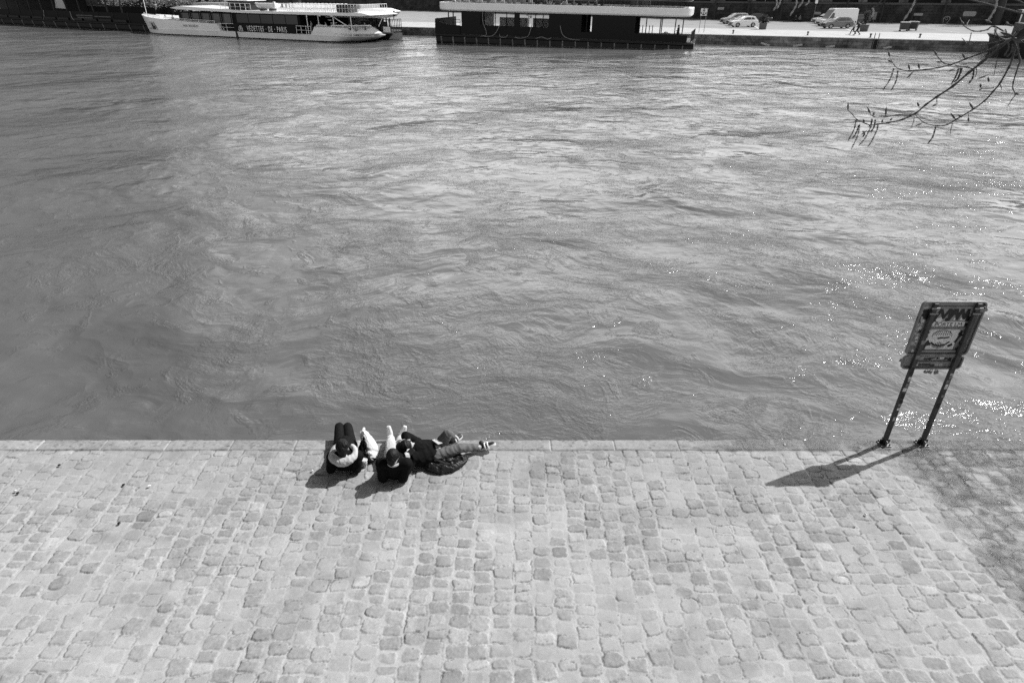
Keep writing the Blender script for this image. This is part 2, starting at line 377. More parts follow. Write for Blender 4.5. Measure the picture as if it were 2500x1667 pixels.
def paving_material():
    t = NT('sett_paving'); co = t.n('TexCoord').outputs['Object']
    tone = t.n('Attribute', attribute_name='tone').outputs['Fac']; damp = t.n('Attribute', attribute_name='damp').outputs['Fac']
    g = t.noise(co, 120, 3, 0.65); g2 = t.noise(co, 34, 3, 0.6)
    f = t.math('MULTIPLY_ADD', g.outputs[0], 0.60, 0.70); f = t.math('MULTIPLY', f, t.math('MULTIPLY_ADD', g2.outputs[0], 0.24, 0.88))
    c = t.math('MULTIPLY', tone, f)
    d2 = t.math('MULTIPLY', c, t.math('MULTIPLY_ADD', damp, -0.48, 1.0))
    grit = t.noise(co, 160, 2, 0.7); hb = t.math('ADD', t.math('MULTIPLY', g.outputs[0], 0.0025), t.math('MULTIPLY', t.math('MULTIPLY', grit.outputs[0], damp), 0.035))
    b = t.n('Bump', i_Strength=0.8, i_Distance=1.0); t.l(hb, b.inputs['Height'])
    r = t.math('MULTIPLY_ADD', damp, -0.58, 0.82)
    t.bsdf(d2, r, t.math('MULTIPLY_ADD', damp, 0.35, 0.25), normal=b.outputs[0]); return t.m
PAVE = paving_material()
pv = bpy.data.objects.new('quay_paving', paving()); pv.data.materials.append(PAVE); col.objects.link(pv); tag(pv, kind='structure')
STONE_FLAT = mat('quay_stone', 0.33, 0.85, var=0.25, scale=3.0, bump=0.004, bscale=25)
def quay_body():
    b = MB()
    b.box((0, -16.5, -1.02), (240, 39.0, 1.97))             # behind and below the modelled setts
    b.box((0, 5.12, -2.06), (19.2, 4.28, 3.9))
    b.box((-64.8, 5.13, -1.02), (110.4, 4.27, 1.97)); b.box((64.8, 5.13, -1.02), (110.4, 4.27, 1.97))
    return b.build('quay', STONE_FLAT)
tag(quay_body(), kind='structure')
# ------------------------------------------------------------------ sign on two posts at the water's edge, seen from its back
M_STEEL = mat('weathered_steel', 0.065, 0.45, 0.3, var=0.35, scale=9, bump=0.001)
M_PANEL = mat('sign_back', 0.32, 0.5, 0.1, var=0.3, scale=5)
M_RIM = mat('sign_rim', 0.24, 0.35, 0.3, var=0.3, scale=8)
M_ZINC = mat('bare_zinc', 0.30, 0.5, 0.5, var=0.2, scale=20)
M_BLACK = mat('black_paint', 0.012, 0.5, var=0.3)
M_PAPER = [mat('sticker_paper', g, 0.45, var=0.25, scale=30) for g in (0.82, 0.78, 0.5, 0.8, 0.05, 0.24, 0.012)]
M_LOCK = mat('padlock_brass', 0.22, 0.35, 0.8)
def rrect(x0, x1, z0, z1, r, n=5):
    pts = []
    for cx, cz, a0 in ((x1-r, z1-r, 0), (x0+r, z1-r, 90), (x0+r, z0+r, 180), (x1-r, z0+r, 270)):
        for i in range(n+1):
            a = R(a0+90*i/n); pts.append((cx+r*math.cos(a), cz+r*math.sin(a)))
    return pts
def ring_loop(b, outer, inner, y0, y1):
    k = len(outer); vs = []
    for y in (y0, y1):
        vs += [(p[0], y, p[1]) for p in outer] + [(p[0], y, p[1]) for p in inner]
    fs = []
    for i in range(k):
        j = (i+1) % k
        fs += [(i, j, k+j, k+i), (2*k+i, 3*k+i, 3*k+j, 2*k+j), (i, 2*k+i, 2*k+j, j), (k+i, k+j, 3*k+j, 3*k+i)]
    b.add(vs, fs)
SX, SY = 5.425, 7.16                                          # left post
def sign_board():
    root = thing('river_sign', 'back of a sticker-covered metal sign on two posts at the quay edge', 'sign', (SX, SY, 0.0))
    py = 0.0
    for k, x in enumerate((0.0, 0.552)):
        b = MB(); b.box((x, py, 1.15), (0.056, 0.05, 2.28)); po = b.build('post', M_STEEL, root, bevel=0.006)
        b = MB(); b.box((x, py, 0.012), (0.155, 0.14, 0.016)); b.box((x, py-0.047, 0.055), (0.012, 0.05, 0.07)); b.box((x, py+0.047, 0.055), (0.012, 0.05, 0.07))
        b.build('base_plate', M_ZINC, root, bevel=0.003)
        for i in (-1, 1):
            for j in (-1, 1):
                bb = MB(); bb.lathe([(0.0, 0.046), (0.011, 0.044), (0.013, 0.02), (0.013, 0.02)], (x+i*0.057, py+j*0.05, 0), 6); bb.build('bolt', M_BLACK, root)
        b = MB(); b.box((x+0.048, py, 0.055), (0.05, 0.012, 0.07)); b.box((x-0.048, py, 0.055), (0.05, 0.012, 0.07)); b.box((x, py, 0.05), (0.070, 0.063, 0.06)); b.build('collar', M_BLACK, root)
    y0 = 0.030                                                # back sheet lies just behind the posts (river side)
    def panel(name, x0, x1, z0, z1, r):
        b = MB(); b.prism(rrect(x0, x1, z0, z1, r), y0+0.006, y0+0.012); p = b.build(name, M_PANEL, root)
        b = MB(); ring_loop(b, rrect(x0-0.004, x1+0.004, z0-0.004, z1+0.004, r+0.004), rrect(x0+0.016, x1-0.016, z0+0.016, z1-0.016, max(r-0.016, 0.006)), y0-0.026, y0+0.013)
        b.build('rim', M_RIM, p, smooth=True)
        return p
    main = panel('main_panel', -0.15, 0.668, 1.512, 2.30, 0.055)
    low = panel('lower_panel', -0.14, 0.655, 1.292, 1.495, 0.05)
    for z, h in ((2.215, 0.03), (1.908, 0.028), (1.565, 0.03), (1.392, 0.02)):
        b = MB(); b.box((0.276, y0-0.006, z), (0.478, 0.02, h)); b.build('cross_rail', M_RIM, root, bevel=0.003)
    for x in (0.0, 0.552):
        for z in (2.225, 2.15):
            b = MB(); b.box((x, py-0.03, z), (0.105, 0.012, 0.022)); b.build('clamp', M_ZINC, root, bevel=0.003)
    # stickers and graffiti, each with its own real thickness
    rnd = random.Random(5)
    yb = y0+0.0035
    def sticker(x, z, w, h, g, rot=0, y=yb, parent=main, name='sticker'):
        b = MB(); c, s_ = math.cos(rot), math.sin(rot)
        poly = [(x+a*w/2*c-bb*h/2*s_, z+a*w/2*s_+bb*h/2*c) for a, bb in ((-1, -1), (1, -1), (1, 1), (-1, 1))]
        b.prism(poly, y-0.0012, y+0.0025); return b.build(name, M_PAPER[g], parent)
    def strokes(name, lines, w, g, parent=main, y=yb-0.003):
        b = MB()
        for ln in lines:
            for (xa, za), (xb, zb) in zip(ln[:-1], ln[1:]):
                d = math.hypot(xb-xa, zb-za) or 1e-6; nx, nz = -(zb-za)/d*w/2, (xb-xa)/d*w/2; ex, ez = (xb-xa)/d*w*0.3, (zb-za)/d*w*0.3
                yy = y-rnd.random()*0.0012
                b.prism([(xa-nx-ex, za-nz-ez), (xb-nx+ex, zb-nz+ez), (xb+nx+ex, zb+nz+ez), (xa+nx-ex, za+nz-ez)], yy-0.0006, yy+0.0006)
        return b.build(name, M_PAPER[g], parent)
    # black zig-zag lettering across the top
    strokes('graffiti', [[(0.06, 1.99), (0.13, 2.18), (0.185, 2.06), (0.245, 2.19), (0.265, 2.04), (0.33, 2.18), (0.37, 2.04), (0.40, 2.19), (0.455, 2.05), (0.48, 2.18), (0.505, 2.02)]], 0.034, 6)
    strokes('graffiti', [[(0.24, 2.15), (0.33, 2.13), (0.30, 2.17)]], 0.055, 6); strokes('graffiti', [[(-0.08, 2.10), (-0.07, 2.16), (-0.03, 2.07), (0.03, 2.00), (0.08, 2.03)]], 0.055, 6)
    sticker(-0.03, 2.13, 0.13, 0.11, 4, 0.3); sticker(-0.13, 2.03, 0.055, 0.10, 4, 0.1); sticker(0.60, 2.10, 0.05, 0.16, 4, -0.1)
    # outlined lettering on a pale strip
    sticker(0.285, 1.965, 0.42, 0.075, 1)
    write('PORTE LM', 0.078, M_PAPER[6], main, facing(0.285, yb-0.0025, 1.938), ext=0.0005, sx=1.0)
    sticker(0.14, 2.03, 0.085, 0.06, 0, 0.5); sticker(0.25, 2.035, 0.055, 0.045, 6); sticker(0.36, 2.045, 0.06, 0.035, 0, 0.1); sticker(0.445, 2.04, 0.065, 0.035, 1, -0.05)
    # poster with a black ink drawing of a bearded man between two lenses, kept abstract
    sticker(0.27, 1.735, 0.40, 0.30, 1, name='poster')
    hat = [[(0.20+0.13*math.cos(R(a)), 1.80+0.075*math.sin(R(a))) for a in range(-10, 191, 20)]]
    hat = [[(x+0.06, z) for x, z in hat[0]]]
    strokes('ink_line', hat + [[(0.15+0.03*i, 1.80), (0.18+0.024*i, 1.865)] for i in range(8)], 0.006, 6)
    strokes('ink_beard', [[(0.17+0.022*i, 1.70-0.01*abs(i-4)), (0.19+0.018*i, 1.60+0.006*abs(i-4))] for i in range(9)], 0.007, 6)
    for ln in ([(0.15, 1.69), (0.20, 1.655), (0.27, 1.64), (0.34, 1.66), (0.385, 1.70)], [(0.22, 1.755), (0.28, 1.765)], [(0.30, 1.76), (0.36, 1.772)]): strokes('ink_mark', [ln], 0.022, 6)
    for ln in ([(0.095, 1.71), (0.115, 1.68)], [(0.395, 1.64), (0.43, 1.66)], [(0.10, 1.66), (0.14, 1.67)], [(0.075, 1.60), (0.085, 1.68)]): strokes('ink_mark', [ln], 0.036, 6)
    strokes('graffiti', [[(0.50, 1.86), (0.485, 1.77), (0.465, 1.70)], [(0.475, 1.83), (0.515, 1.80)]], 0.03, 6)
    sticker(0.495, 1.63, 0.045, 0.10, 5, 0.1); sticker(0.60, 1.66, 0.055, 0.115, 0, 0.02)
    for i in range(14):
        sticker(-0.06+rnd.uniform(-0.01, 0.01), 1.56+0.05*i, rnd.uniform(0.03, 0.05), rnd.uniform(0.03, 0.05), rnd.choice((1, 2, 2, 5, 4, 6, 0)), rnd.uniform(-.2, .2), y=yb-.0006)
    for i in range(6):
        sticker(0.548+rnd.uniform(-0.03, 0.0), 1.60+0.09*i, rnd.uniform(0.03, 0.05), rnd.uniform(0.03, 0.06), rnd.choice((1, 2, 5, 4, 6)), rnd.uniform(-.2, .2), y=yb-.0006)
    for i in range(9):
        sticker(-0.115+rnd.uniform(-0.015, 0.02), 1.60+0.075*i+rnd.uniform(-0.01, 0.01), rnd.uniform(0.045, 0.07), rnd.uniform(0.035, 0.06), rnd.choice((1, 2, 2, 5, 4, 2)), rnd.uniform(-.1, .1))
    for i in range(7):
        sticker(0.598+rnd.uniform(-0.008, 0.006), 1.76+0.062*i, rnd.uniform(0.03, 0.04), rnd.uniform(0.03, 0.05), rnd.choice((1, 2, 5, 5, 4)), rnd.uniform(-.1, .1))
    for i in range(6):
        sticker(0.062+rnd.uniform(-0.004, 0.004), 1.60+0.06*i, rnd.uniform(0.022, 0.034), rnd.uniform(0.03, 0.05), rnd.choice((0, 1, 0, 2, 4)), rnd.uniform(-.1, .1))
    for i in range(9):
        sticker(0.055+0.054*i, 1.452+rnd.uniform(-0.02, 0.012), rnd.uniform(0.035, 0.06), rnd.uniform(0.03, 0.05), rnd.choice((1, 2, 4, 5, 6, 2)), rnd.uniform(-.3, .3), parent=low)
    for i in range(8):
        sticker(0.06+0.056*i, 1.342+rnd.uniform(-0.008, 0.008), rnd.uniform(0.03, 0.06), rnd.uniform(0.022, 0.035), rnd.choice((1, 2, 5, 4)), rnd.uniform(-.2, .2), parent=low)
    sticker(0.30, 1.455, 0.05, 0.035, 0, parent=low); write('MAKE', 0.03, M_PAPER[2], low, facing(0.16, yb-0.004, 1.452), ext=0.0005)
    for x, seed in ((0.0, 1), (0.552, 2)):
        r2 = random.Random(seed); z = 1.33
        while z > 0.34:
            h = r2.uniform(0.035, 0.085)
            if r2.random() < (0.9 if z > .7 else .45): sticker(x+r2.uniform(-0.008, 0.008), z-h/2, r2.uniform(0.032, 0.052), h, r2.choice((0, 1, 1, 2, 2, 5, 6, 6)), r2.uniform(-.12, .12), y=py-0.0262, parent=root)
            z -= h+r2.uniform(0.004, 0.04)
        for i in range(3): sticker(x+r2.uniform(-0.01, 0.01), 1.50+0.2*i+r2.uniform(-.05, .05), 0.045, 0.06, r2.choice((2, 5, 4)), r2.uniform(-.1, .1), y=py-0.0262, parent=root)
    return root
sign_board()
def padlock(x, z, y, s, rot, label):
    root = thing('padlock', label, 'padlock', (SX+x, SY+y, z), 0, 'padlocks hanging on the sign')
    m = Matrix.Rotation(rot, 4, 'Y')
    b = MB(); b.box((0, 0, -0.055*s), (0.042*s, 0.018*s, 0.036*s), m=m); b.build('body', M_LOCK, root, bevel=0.003)
    b = MB(); b.tube([m @ Vector((0.014*s*math.cos(R(a)), 0, -0.035*s + (0.03*s if False else 0) + 0.018*s*max(0, math.sin(R(a))) + (0 if 0 <= a <= 180 else -0.006*s))) for a in range(-20, 201, 20)], 0.0035*s, 6); b.build('shackle', M_ZINC, root, smooth=True)
    return root
for a in ((0.232, 1.298, 0.02, 1.1, 0.2, 'small padlock hanging alone under the lower edge of the sign'),
          (0.30, 1.298, 0.02, 1.2, 0.3, 'padlock hanging in the pair under the sign, the one nearer the left post'),
          (0.345, 1.300, 0.018, 1.3, -0.25, 'padlock hanging in the pair under the sign, the one nearer the right post'),
          (0.635, 2.27, -0.02, 1.4, 0.4, 'dark padlock hanging at the top right corner of the sign'),
          (0.655, 2.245, 0.01, 1.1, -0.3, 'second padlock on the top right corner, hanging lower'),
          (-0.165, 1.50, -0.01, 1.2, 0.3, 'padlock hanging at the left end between the two sign panels'),
          (-0.172, 1.44, 0.0, 1.0, -0.4, 'padlock hanging by the left edge of the lower sign panel')):
    padlock(*a)

# ------------------------------------------------------------------ people: one continuous body each, clothes over it
def cap(b, p0, r0, p1, r1, n=14):
    """rounded tapering limb segment, closed at both ends"""
    p0, p1 = Vector(p0), Vector(p1); d = (p1-p0); L = d.length; t = d/L if L > 1e-6 else Vector((0, 0, 1))
    pts, rr = [], []
    for a in (80, 55, 30): pts.append(p0 - t*r0*math.sin(R(a))); rr.append(r0*math.cos(R(a)))
    for i in range(5): f = i/4; pts.append(p0+d*f); rr.append(r0+(r1-r0)*f)
    for a in (30, 55, 80): pts.append(p1 + t*r1*math.sin(R(a))); rr.append(r1*math.cos(R(a)))
    b.tube(pts, rr, n)
def chain(b, pts, rr):
    for i in range(len(pts)-1): cap(b, pts[i], rr[i], pts[i+1], rr[i+1])
def grow(name, b, m, parent, voxel=0.007, smooth=4, folds=0.0, fscale=14.0, seed=0):
    """fuse overlapping volumes into one continuous skin, soften it, then crease it like cloth"""
    me = b.mesh(name); o = bpy.data.objects.new(name, me); col.objects.link(o)
    rm = o.modifiers.new('fuse', 'REMESH'); rm.mode = 'VOXEL'; rm.voxel_size = voxel; rm.use_smooth_shade = True
    sm = o.modifiers.new('soften', 'SMOOTH'); sm.iterations = smooth; sm.factor = 0.5
    dg = bpy.context.evaluated_depsgraph_get(); me2 = bpy.data.meshes.new_from_object(o.evaluated_get(dg)); me2.name = name
    o.modifiers.clear(); o.data = me2; bpy.data.meshes.remove(me)
    if folds:
        n = len(me2.vertices); co = np.empty(n*3, np.float32); me2.vertices.foreach_get('co', co); co = co.reshape(-1, 3).astype(np.float64)
        nr = np.empty(n*3, np.float32); me2.vertices.foreach_get('normal', nr); nr = nr.reshape(-1, 3)
        u = co[:, 0]*fscale + co[:, 2]*fscale*0.7 + seed*3.1; v = co[:, 1]*fscale*0.8 - co[:, 2]*fscale*0.9 + 50
        h = vnoise(u, v, 200+seed, 2); h = 1-np.abs(h*2-1)*1.0; h2 = vnoise(u*2.3+9, v*2.1, 230+seed, 2)
        co += nr*((h-0.6)*folds + (h2-0.5)*folds*0.6)[:, None]; me2.vertices.foreach_set('co', co.astype(np.float32).ravel()); me2.update()
    me2.materials.clear(); me2.materials.append(m); me2.shade_smooth()
    if parent:
        me2.transform(Matrix.Translation(-parent.location)); o.parent = parent
    return o
def hand(b, wrist, d, up, s=1.0, curl=0.5, thumb=1):
    """palm, four unequal fingers with knuckle bends and a thumb leaving the side of the palm"""
    wrist = Vector(wrist); d = Vector(d).normalized(); up = Vector(up); up = (up-d*up.dot(d)).normalized(); side = d.cross(up)*thumb
    palm = wrist+d*0.085*s
    for k in (-0.028, -0.010, 0.010, 0.026): cap(b, wrist+side*k*0.7*s, 0.016*s, palm+side*k*s, 0.012*s, 8)
    for k, L in ((-0.030, 0.062), (-0.010, 0.076), (0.010, 0.080), (0.029, 0.070)):
        p = palm+side*k*s; v = d.copy()
        for seg, (f, r) in enumerate(((0.45, 0.0092), (0.32, 0.0082), (0.23, 0.0072))):
            a = curl*(0.5+0.5*seg); v = (v*math.cos(a)-up*math.sin(a)*1.0).normalized(); q = p+v*L*f*s; cap(b, p, r*s, q, r*0.9*s, 8); p = q
    p = wrist+d*0.03*s+side*0.030*s; v = (d*0.7+side*0.75-up*0.2).normalized(); q = p+v*0.045*s; cap(b, p, 0.012*s, q, 0.0095*s, 8); w = (d*0.95+side*0.2-up*0.3).normalized(); cap(b, q, 0.0092*s, q+w*0.032*s, 0.008*s, 8)
def head(b, c, fwd, up, s=1.0):
    """skull, jaw, nose, brow, eye sockets, mouth and ears"""
    c = Vector(c); f = Vector(fwd).normalized(); u = Vector(up); u = (u-f*u.dot(f)).normalized(); r = f.cross(u); M = Matrix((r, f, u)).transposed()
    b.ell(c+u*0.025*s, (0.073*s, 0.092*s, 0.088*s), 16, 12, M)
    b.ell(c+f*0.030*s-u*0.05*s, (0.056*s, 0.058*s, 0.066*s), 14, 10, M)
    cap(b, c+f*0.085*s+u*0.012*s, 0.009*s, c+f*0.104*s-u*0.022*s, 0.014*s, 8)
    for k in (-1, 1):
        b.ell(c+r*k*0.073*s-f*0.004*s-u*0.008*s, (0.010*s, 0.018*s, 0.030*s), 8, 8, M)
        b.ell(c+r*k*0.031*s+f*0.076*s+u*0.014*s, (0.014*s, 0.012*s, 0.009*s), 8, 6, M)
    b.ell(c+f*0.083*s-u*0.052*s, (0.024*s, 0.010*s, 0.009*s), 8, 6, M); b.ell(c+f*0.074*s-u*0.098*s, (0.022*s, 0.018*s, 0.018*s), 8, 6, M)
    return M
M_SKIN = mat('skin', 0.42, 0.5, var=0.12, scale=12)
M_HAIR = mat('dark_hair', 0.008, 0.5, spec=0.22, var=0.5, scale=60, bump=0.004, bscale=120)
M_JKT = mat('black_fleece', 0.008, 0.85, spec=0.1, var=0.3, scale=20, bump=0.002, bscale=90)
M_JKT2 = mat('black_jersey', 0.006, 0.8, spec=0.1, var=0.3, scale=20, bump=0.002, bscale=90)
M_TROU = mat('black_trousers', 0.008, 0.8, spec=0.12, var=0.25, scale=20, bump=0.001, bscale=120)
M_PALE = mat('pale_trousers', 0.56, 0.85, var=0.1, scale=14, bump=0.0015, bscale=80)
M_GREY = mat('grey_jeans', 0.115, 0.85, var=0.25, scale=14, bump=0.0015, bscale=80)
M_HOOD = mat('pale_hood', 0.50, 0.9, var=0.15, scale=25, bump=0.003, bscale=60)
M_WHITE = mat('white_rubber', 0.72, 0.5, var=0.08)
M_SOLE = mat('black_rubber', 0.02, 0.6)
M_PLASTIC = mat('white_carrier_bag', 0.78, 0.35, var=0.08, bump=0.002, bscale=50)
def shoe(name, heel, toe, up, m, parent, s=1.0, sole=None):
    h, t, u = Vector(heel), Vector(toe), Vector(up); d = (t-h).normalized(); u = (u-d*u.dot(d)).normalized(); r = d.cross(u); L = (t-h).length
    b = MB()
    for k in (-1, 1):
        cap(b, h+d*0.035*s+r*k*0.012*s+u*0.03*s, 0.032*s, h+d*L*0.55+r*k*0.016*s+u*0.026*s, 0.032*s, 12); cap(b, h+d*L*0.55+r*k*0.014*s+u*0.026*s, 0.032*s, t-d*0.035*s+r*k*0.010*s+u*0.02*s, 0.026*s, 12)
    cap(b, h+d*0.045*s+u*0.03*s, 0.040*s, h+d*0.055*s+u*0.085*s, 0.038*s, 12)
    o = grow(name, b, m, parent, 0.006, 3)
    if sole:
        b = MB(); n = 18; rings = []
        for z in (-0.012, 0.016):
            ring = []
            for i in range(n):
                a = 2*math.pi*i/n; x = math.cos(a); w = math.sin(a)
                ring.append(h+d*(L/2+x*(L/2+0.004)) + r*w*(0.046+0.008*x)*s + u*z*s)
            rings.append(ring)
        b.loft(rings); so = b.build('sole', sole, None, smooth=True); so.data.transform(Matrix.Translation(-parent.location)); so.parent = o
    return o

# left: leaning back on both elbows, knees over the edge
def person_a():
    root = thing('person', 'person in black with a pale hood leaning on elbows, knees bent over the edge', 'person', (-2.36, 6.95, 0.0), 0, 'friends resting at the quay edge')
    hipL, hipR = Vector((-2.45, 6.98, .12)), Vector((-2.30, 6.98, .12)); kL, kR = Vector((-2.555, 7.38, .15)), Vector((-2.43, 7.38, .15)); aL, aR = Vector((-2.56, 7.42, -.28)), Vector((-2.42, 7.42, -.28))
    sL, sR = Vector((-2.44, 6.57, .27)), Vector((-2.11, 6.57, .27)); eL, eR = Vector((-2.475, 6.54, .07)), Vector((-2.125, 6.55, .07)); wL, wR = Vector((-2.43, 6.76, .06)), Vector((-2.165, 6.78, .055))
    neck = Vector((-2.275, 6.565, .325)); hd = Vector((-2.272, 6.56, .43))
    b = MB()
    M = head(b, hd, (0.06, .93, -.25), (0, .25, .93), 0.92)
    cap(b, neck-Vector((0, 0, .05)), .055, hd-Vector((0, .02, .05)), .05)
    cap(b, (-2.36, 6.96, .14), .10, (-2.28, 6.62, .26), .11); cap(b, sL, .05, sR, .05)
    for h_, k_, a_ in ((hipL, kL, aL), (hipR, kR, aR)): chain(b, [h_, k_, a_], [.075, .052, .038])
    for s_, e_, w_, th in ((sL, eL, wL, 1), (sR, eR, wR, -1)):
        chain(b, [s_, e_, w_], [.048, .040, .027]); hand(b, w_, (w_-e_), (0, 0, 1), 0.95, 0.22, th)
    grow('body', b, M_SKIN, root, 0.006, 2)
    b = MB(); cap(b, (-2.37, 6.98, .135), .135, (-2.28, 6.66, .22), .145); cap(b, (-2.28, 6.66, .21), .145, (-2.275, 6.58, .27), .11); b.ell((-2.29, 6.62, .14), (.19, .115, .135), 14, 10); cap(b, sL, .078, sR, .078); cap(b, (-2.43, 6.66, .2), .09, (-2.13, 6.66, .2), .09)
    for s_, e_, w_ in ((sL, eL, wL), (sR, eR, wR)): chain(b, [s_, e_, e_+(w_-e_)*0.72], [.072, .066, .050])
    grow('jacket', b, M_JKT, root, 0.008, 4, 0.012, 11, 1)
    b = MB()
    for h_, k_, a_ in ((hipL, kL, aL), (hipR, kR, aR)): chain(b, [h_, k_], [.092, .066]); chain(b, [k_, a_], [.064, .052])
    cap(b, hipL, .10, hipR, .10); grow('trousers', b, M_TROU, root, 0.008, 4, 0.006, 12, 2)
    for k, a_ in enumerate((aL, aR)): shoe('shoe', a_+Vector((0, -.03, -.10)), a_+Vector((0, .20, -.13)), (0, 0.2, 1), M_SOLE, root)
    # hair: cap of the skull, fuller at the nape
    b = MB(); c = hd; b.ell(c+Vector((0, -.012, .035)), (.084, .098, .094), 16, 12, M); cap(b, c+Vector((0.01, -.06, .02)), .070, c+Vector((0.012, -.075, -.065)), .045); b.ell(c+Vector((.04, -.03, .07)), (.05, .06, .05), 10, 8)
    grow('hair', b, M_HAIR, root, 0.006, 2, 0.012, 30, 3)
    # wide soft hood lying round the shoulders
    b = MB(); pts, rr = [], []
    for i in range(0, 33):
        a = R(-238+296*i/32); pts.append(Vector((-2.275+.158*math.cos(a), 6.565+.130*math.sin(a), .335+.045*math.sin(a)))); rr.append(.030+.028*max(0, -math.sin(a))+0.006)
    b.tube(pts, rr, 12); cap(b, (-2.275, 6.455, .275), .05, (-2.255, 6.49, .31), .055)
    grow('hood', b, M_HOOD, root, 0.007, 3, 0.016, 13, 4)
    return root
person_a()
# middle: black jersey, pale trousers, propped on the elbows with legs stretched to the edge
def person_b():
    root = thing('person', 'person in black jersey and pale trousers propped on elbows, legs stretched to the water', 'person', (-1.62, 6.6, 0.0), 0, 'friends resting at the quay edge')
    hipL, hipR = Vector((-1.665, 6.62, .12)), Vector((-1.52, 6.62, .12)); kL, kR = Vector((-1.70, 6.87, .20)), Vector((-1.565, 6.87, .19)); aL, aR = Vector((-1.775, 7.20, .075)), Vector((-1.63, 7.20, .075))
    sL, sR = Vector((-1.735, 6.39, .30)), Vector((-1.405, 6.39, .30)); eL, eR = Vector((-1.735, 6.37, .07)), Vector((-1.465, 6.36, .07)); wL, wR = Vector((-1.80, 6.60, .055)), Vector((-1.52, 6.56, .06))
    neck = Vector((-1.57, 6.375, .345)); hd = Vector((-1.565, 6.36, .44))
    b = MB(); M = head(b, hd, (.22, .93, -.25), (0, .25, .93), 0.95)
    cap(b, neck-Vector((0, 0, .05)), .056, hd-Vector((0, .02, .05)), .052); cap(b, (-1.595, 6.62, .15), .11, (-1.57, 6.42, .29), .115); cap(b, sL, .05, sR, .05)
    for h_, k_, a_ in ((hipL, kL, aL), (hipR, kR, aR)): chain(b, [h_, k_, a_], [.078, .054, .038])
    for s_, e_, w_, th in ((sL, eL, wL, 1), (sR, eR, wR, -1)):
        chain(b, [s_, e_, w_], [.050, .042, .028]); hand(b, w_, (w_-e_)+Vector((-.05 if th > 0 else 0, .1, .0)), (0, 0, 1), 1.0, 0.2, th)
    grow('body', b, M_SKIN, root, 0.006, 2)
    b = MB(); cap(b, (-1.595, 6.64, .14), .135, (-1.575, 6.46, .24), .15); cap(b, (-1.575, 6.46, .23), .15, (-1.57, 6.40, .30), .11); b.ell((-1.595, 6.44, .15), (.17, .11, .145), 14, 10); cap(b, sL, .082, sR, .082); cap(b, (-1.70, 6.44, .2), .10, (-1.45, 6.44, .2), .10)
    for s_, e_, w_ in ((sL, eL, wL), (sR, eR, wR)): chain(b, [s_, e_, e_+(w_-e_)*0.7], [.075, .068, .052])
    grow('jersey', b, M_JKT2, root, 0.008, 4, 0.011, 11, 5)
    b = MB()
    for h_, k_, a_ in ((hipL, kL, aL), (hipR, kR, aR)): chain(b, [h_, k_, a_-(a_-k_)*0.04], [.094, .075, .056])
    cap(b, hipL, .10, hipR, .10); grow('trousers', b, M_PALE, root, 0.008, 3, 0.014, 13, 6)
    for a_, tx in ((aL, -.035), (aR, .075)): shoe('shoe', a_+Vector((0, .055, -.055)), a_+Vector((tx, .115, .165)), (-.1*tx, -1, .35), M_WHITE, root, 0.98)
    b = MB(); b.ell(hd+Vector((0, -.012, .035)), (.082, .100, .092), 16, 12, M); cap(b, hd+Vector((-.01, -.055, .02)), .068, hd+Vector((-.012, -.066, -.045)), .046)
    grow('hair', b, M_HAIR, root, 0.006, 2, 0.008, 34, 7)
    b = MB(); b.tube([Vector((-1.565+.078*math.cos(R(a)), 6.375+.075*math.sin(R(a)), .352+.02*math.sin(R(a)))) for a in range(-150, 31, 12)], .017, 8); b.build('collar', M_HOOD, None, smooth=True)
    c = bpy.data.objects['collar.002'] if 'collar.002' in bpy.data.objects else bpy.data.objects['collar']; c.data.transform(Matrix.Translation(-root.location)); c.parent = root
    return root
person_b()
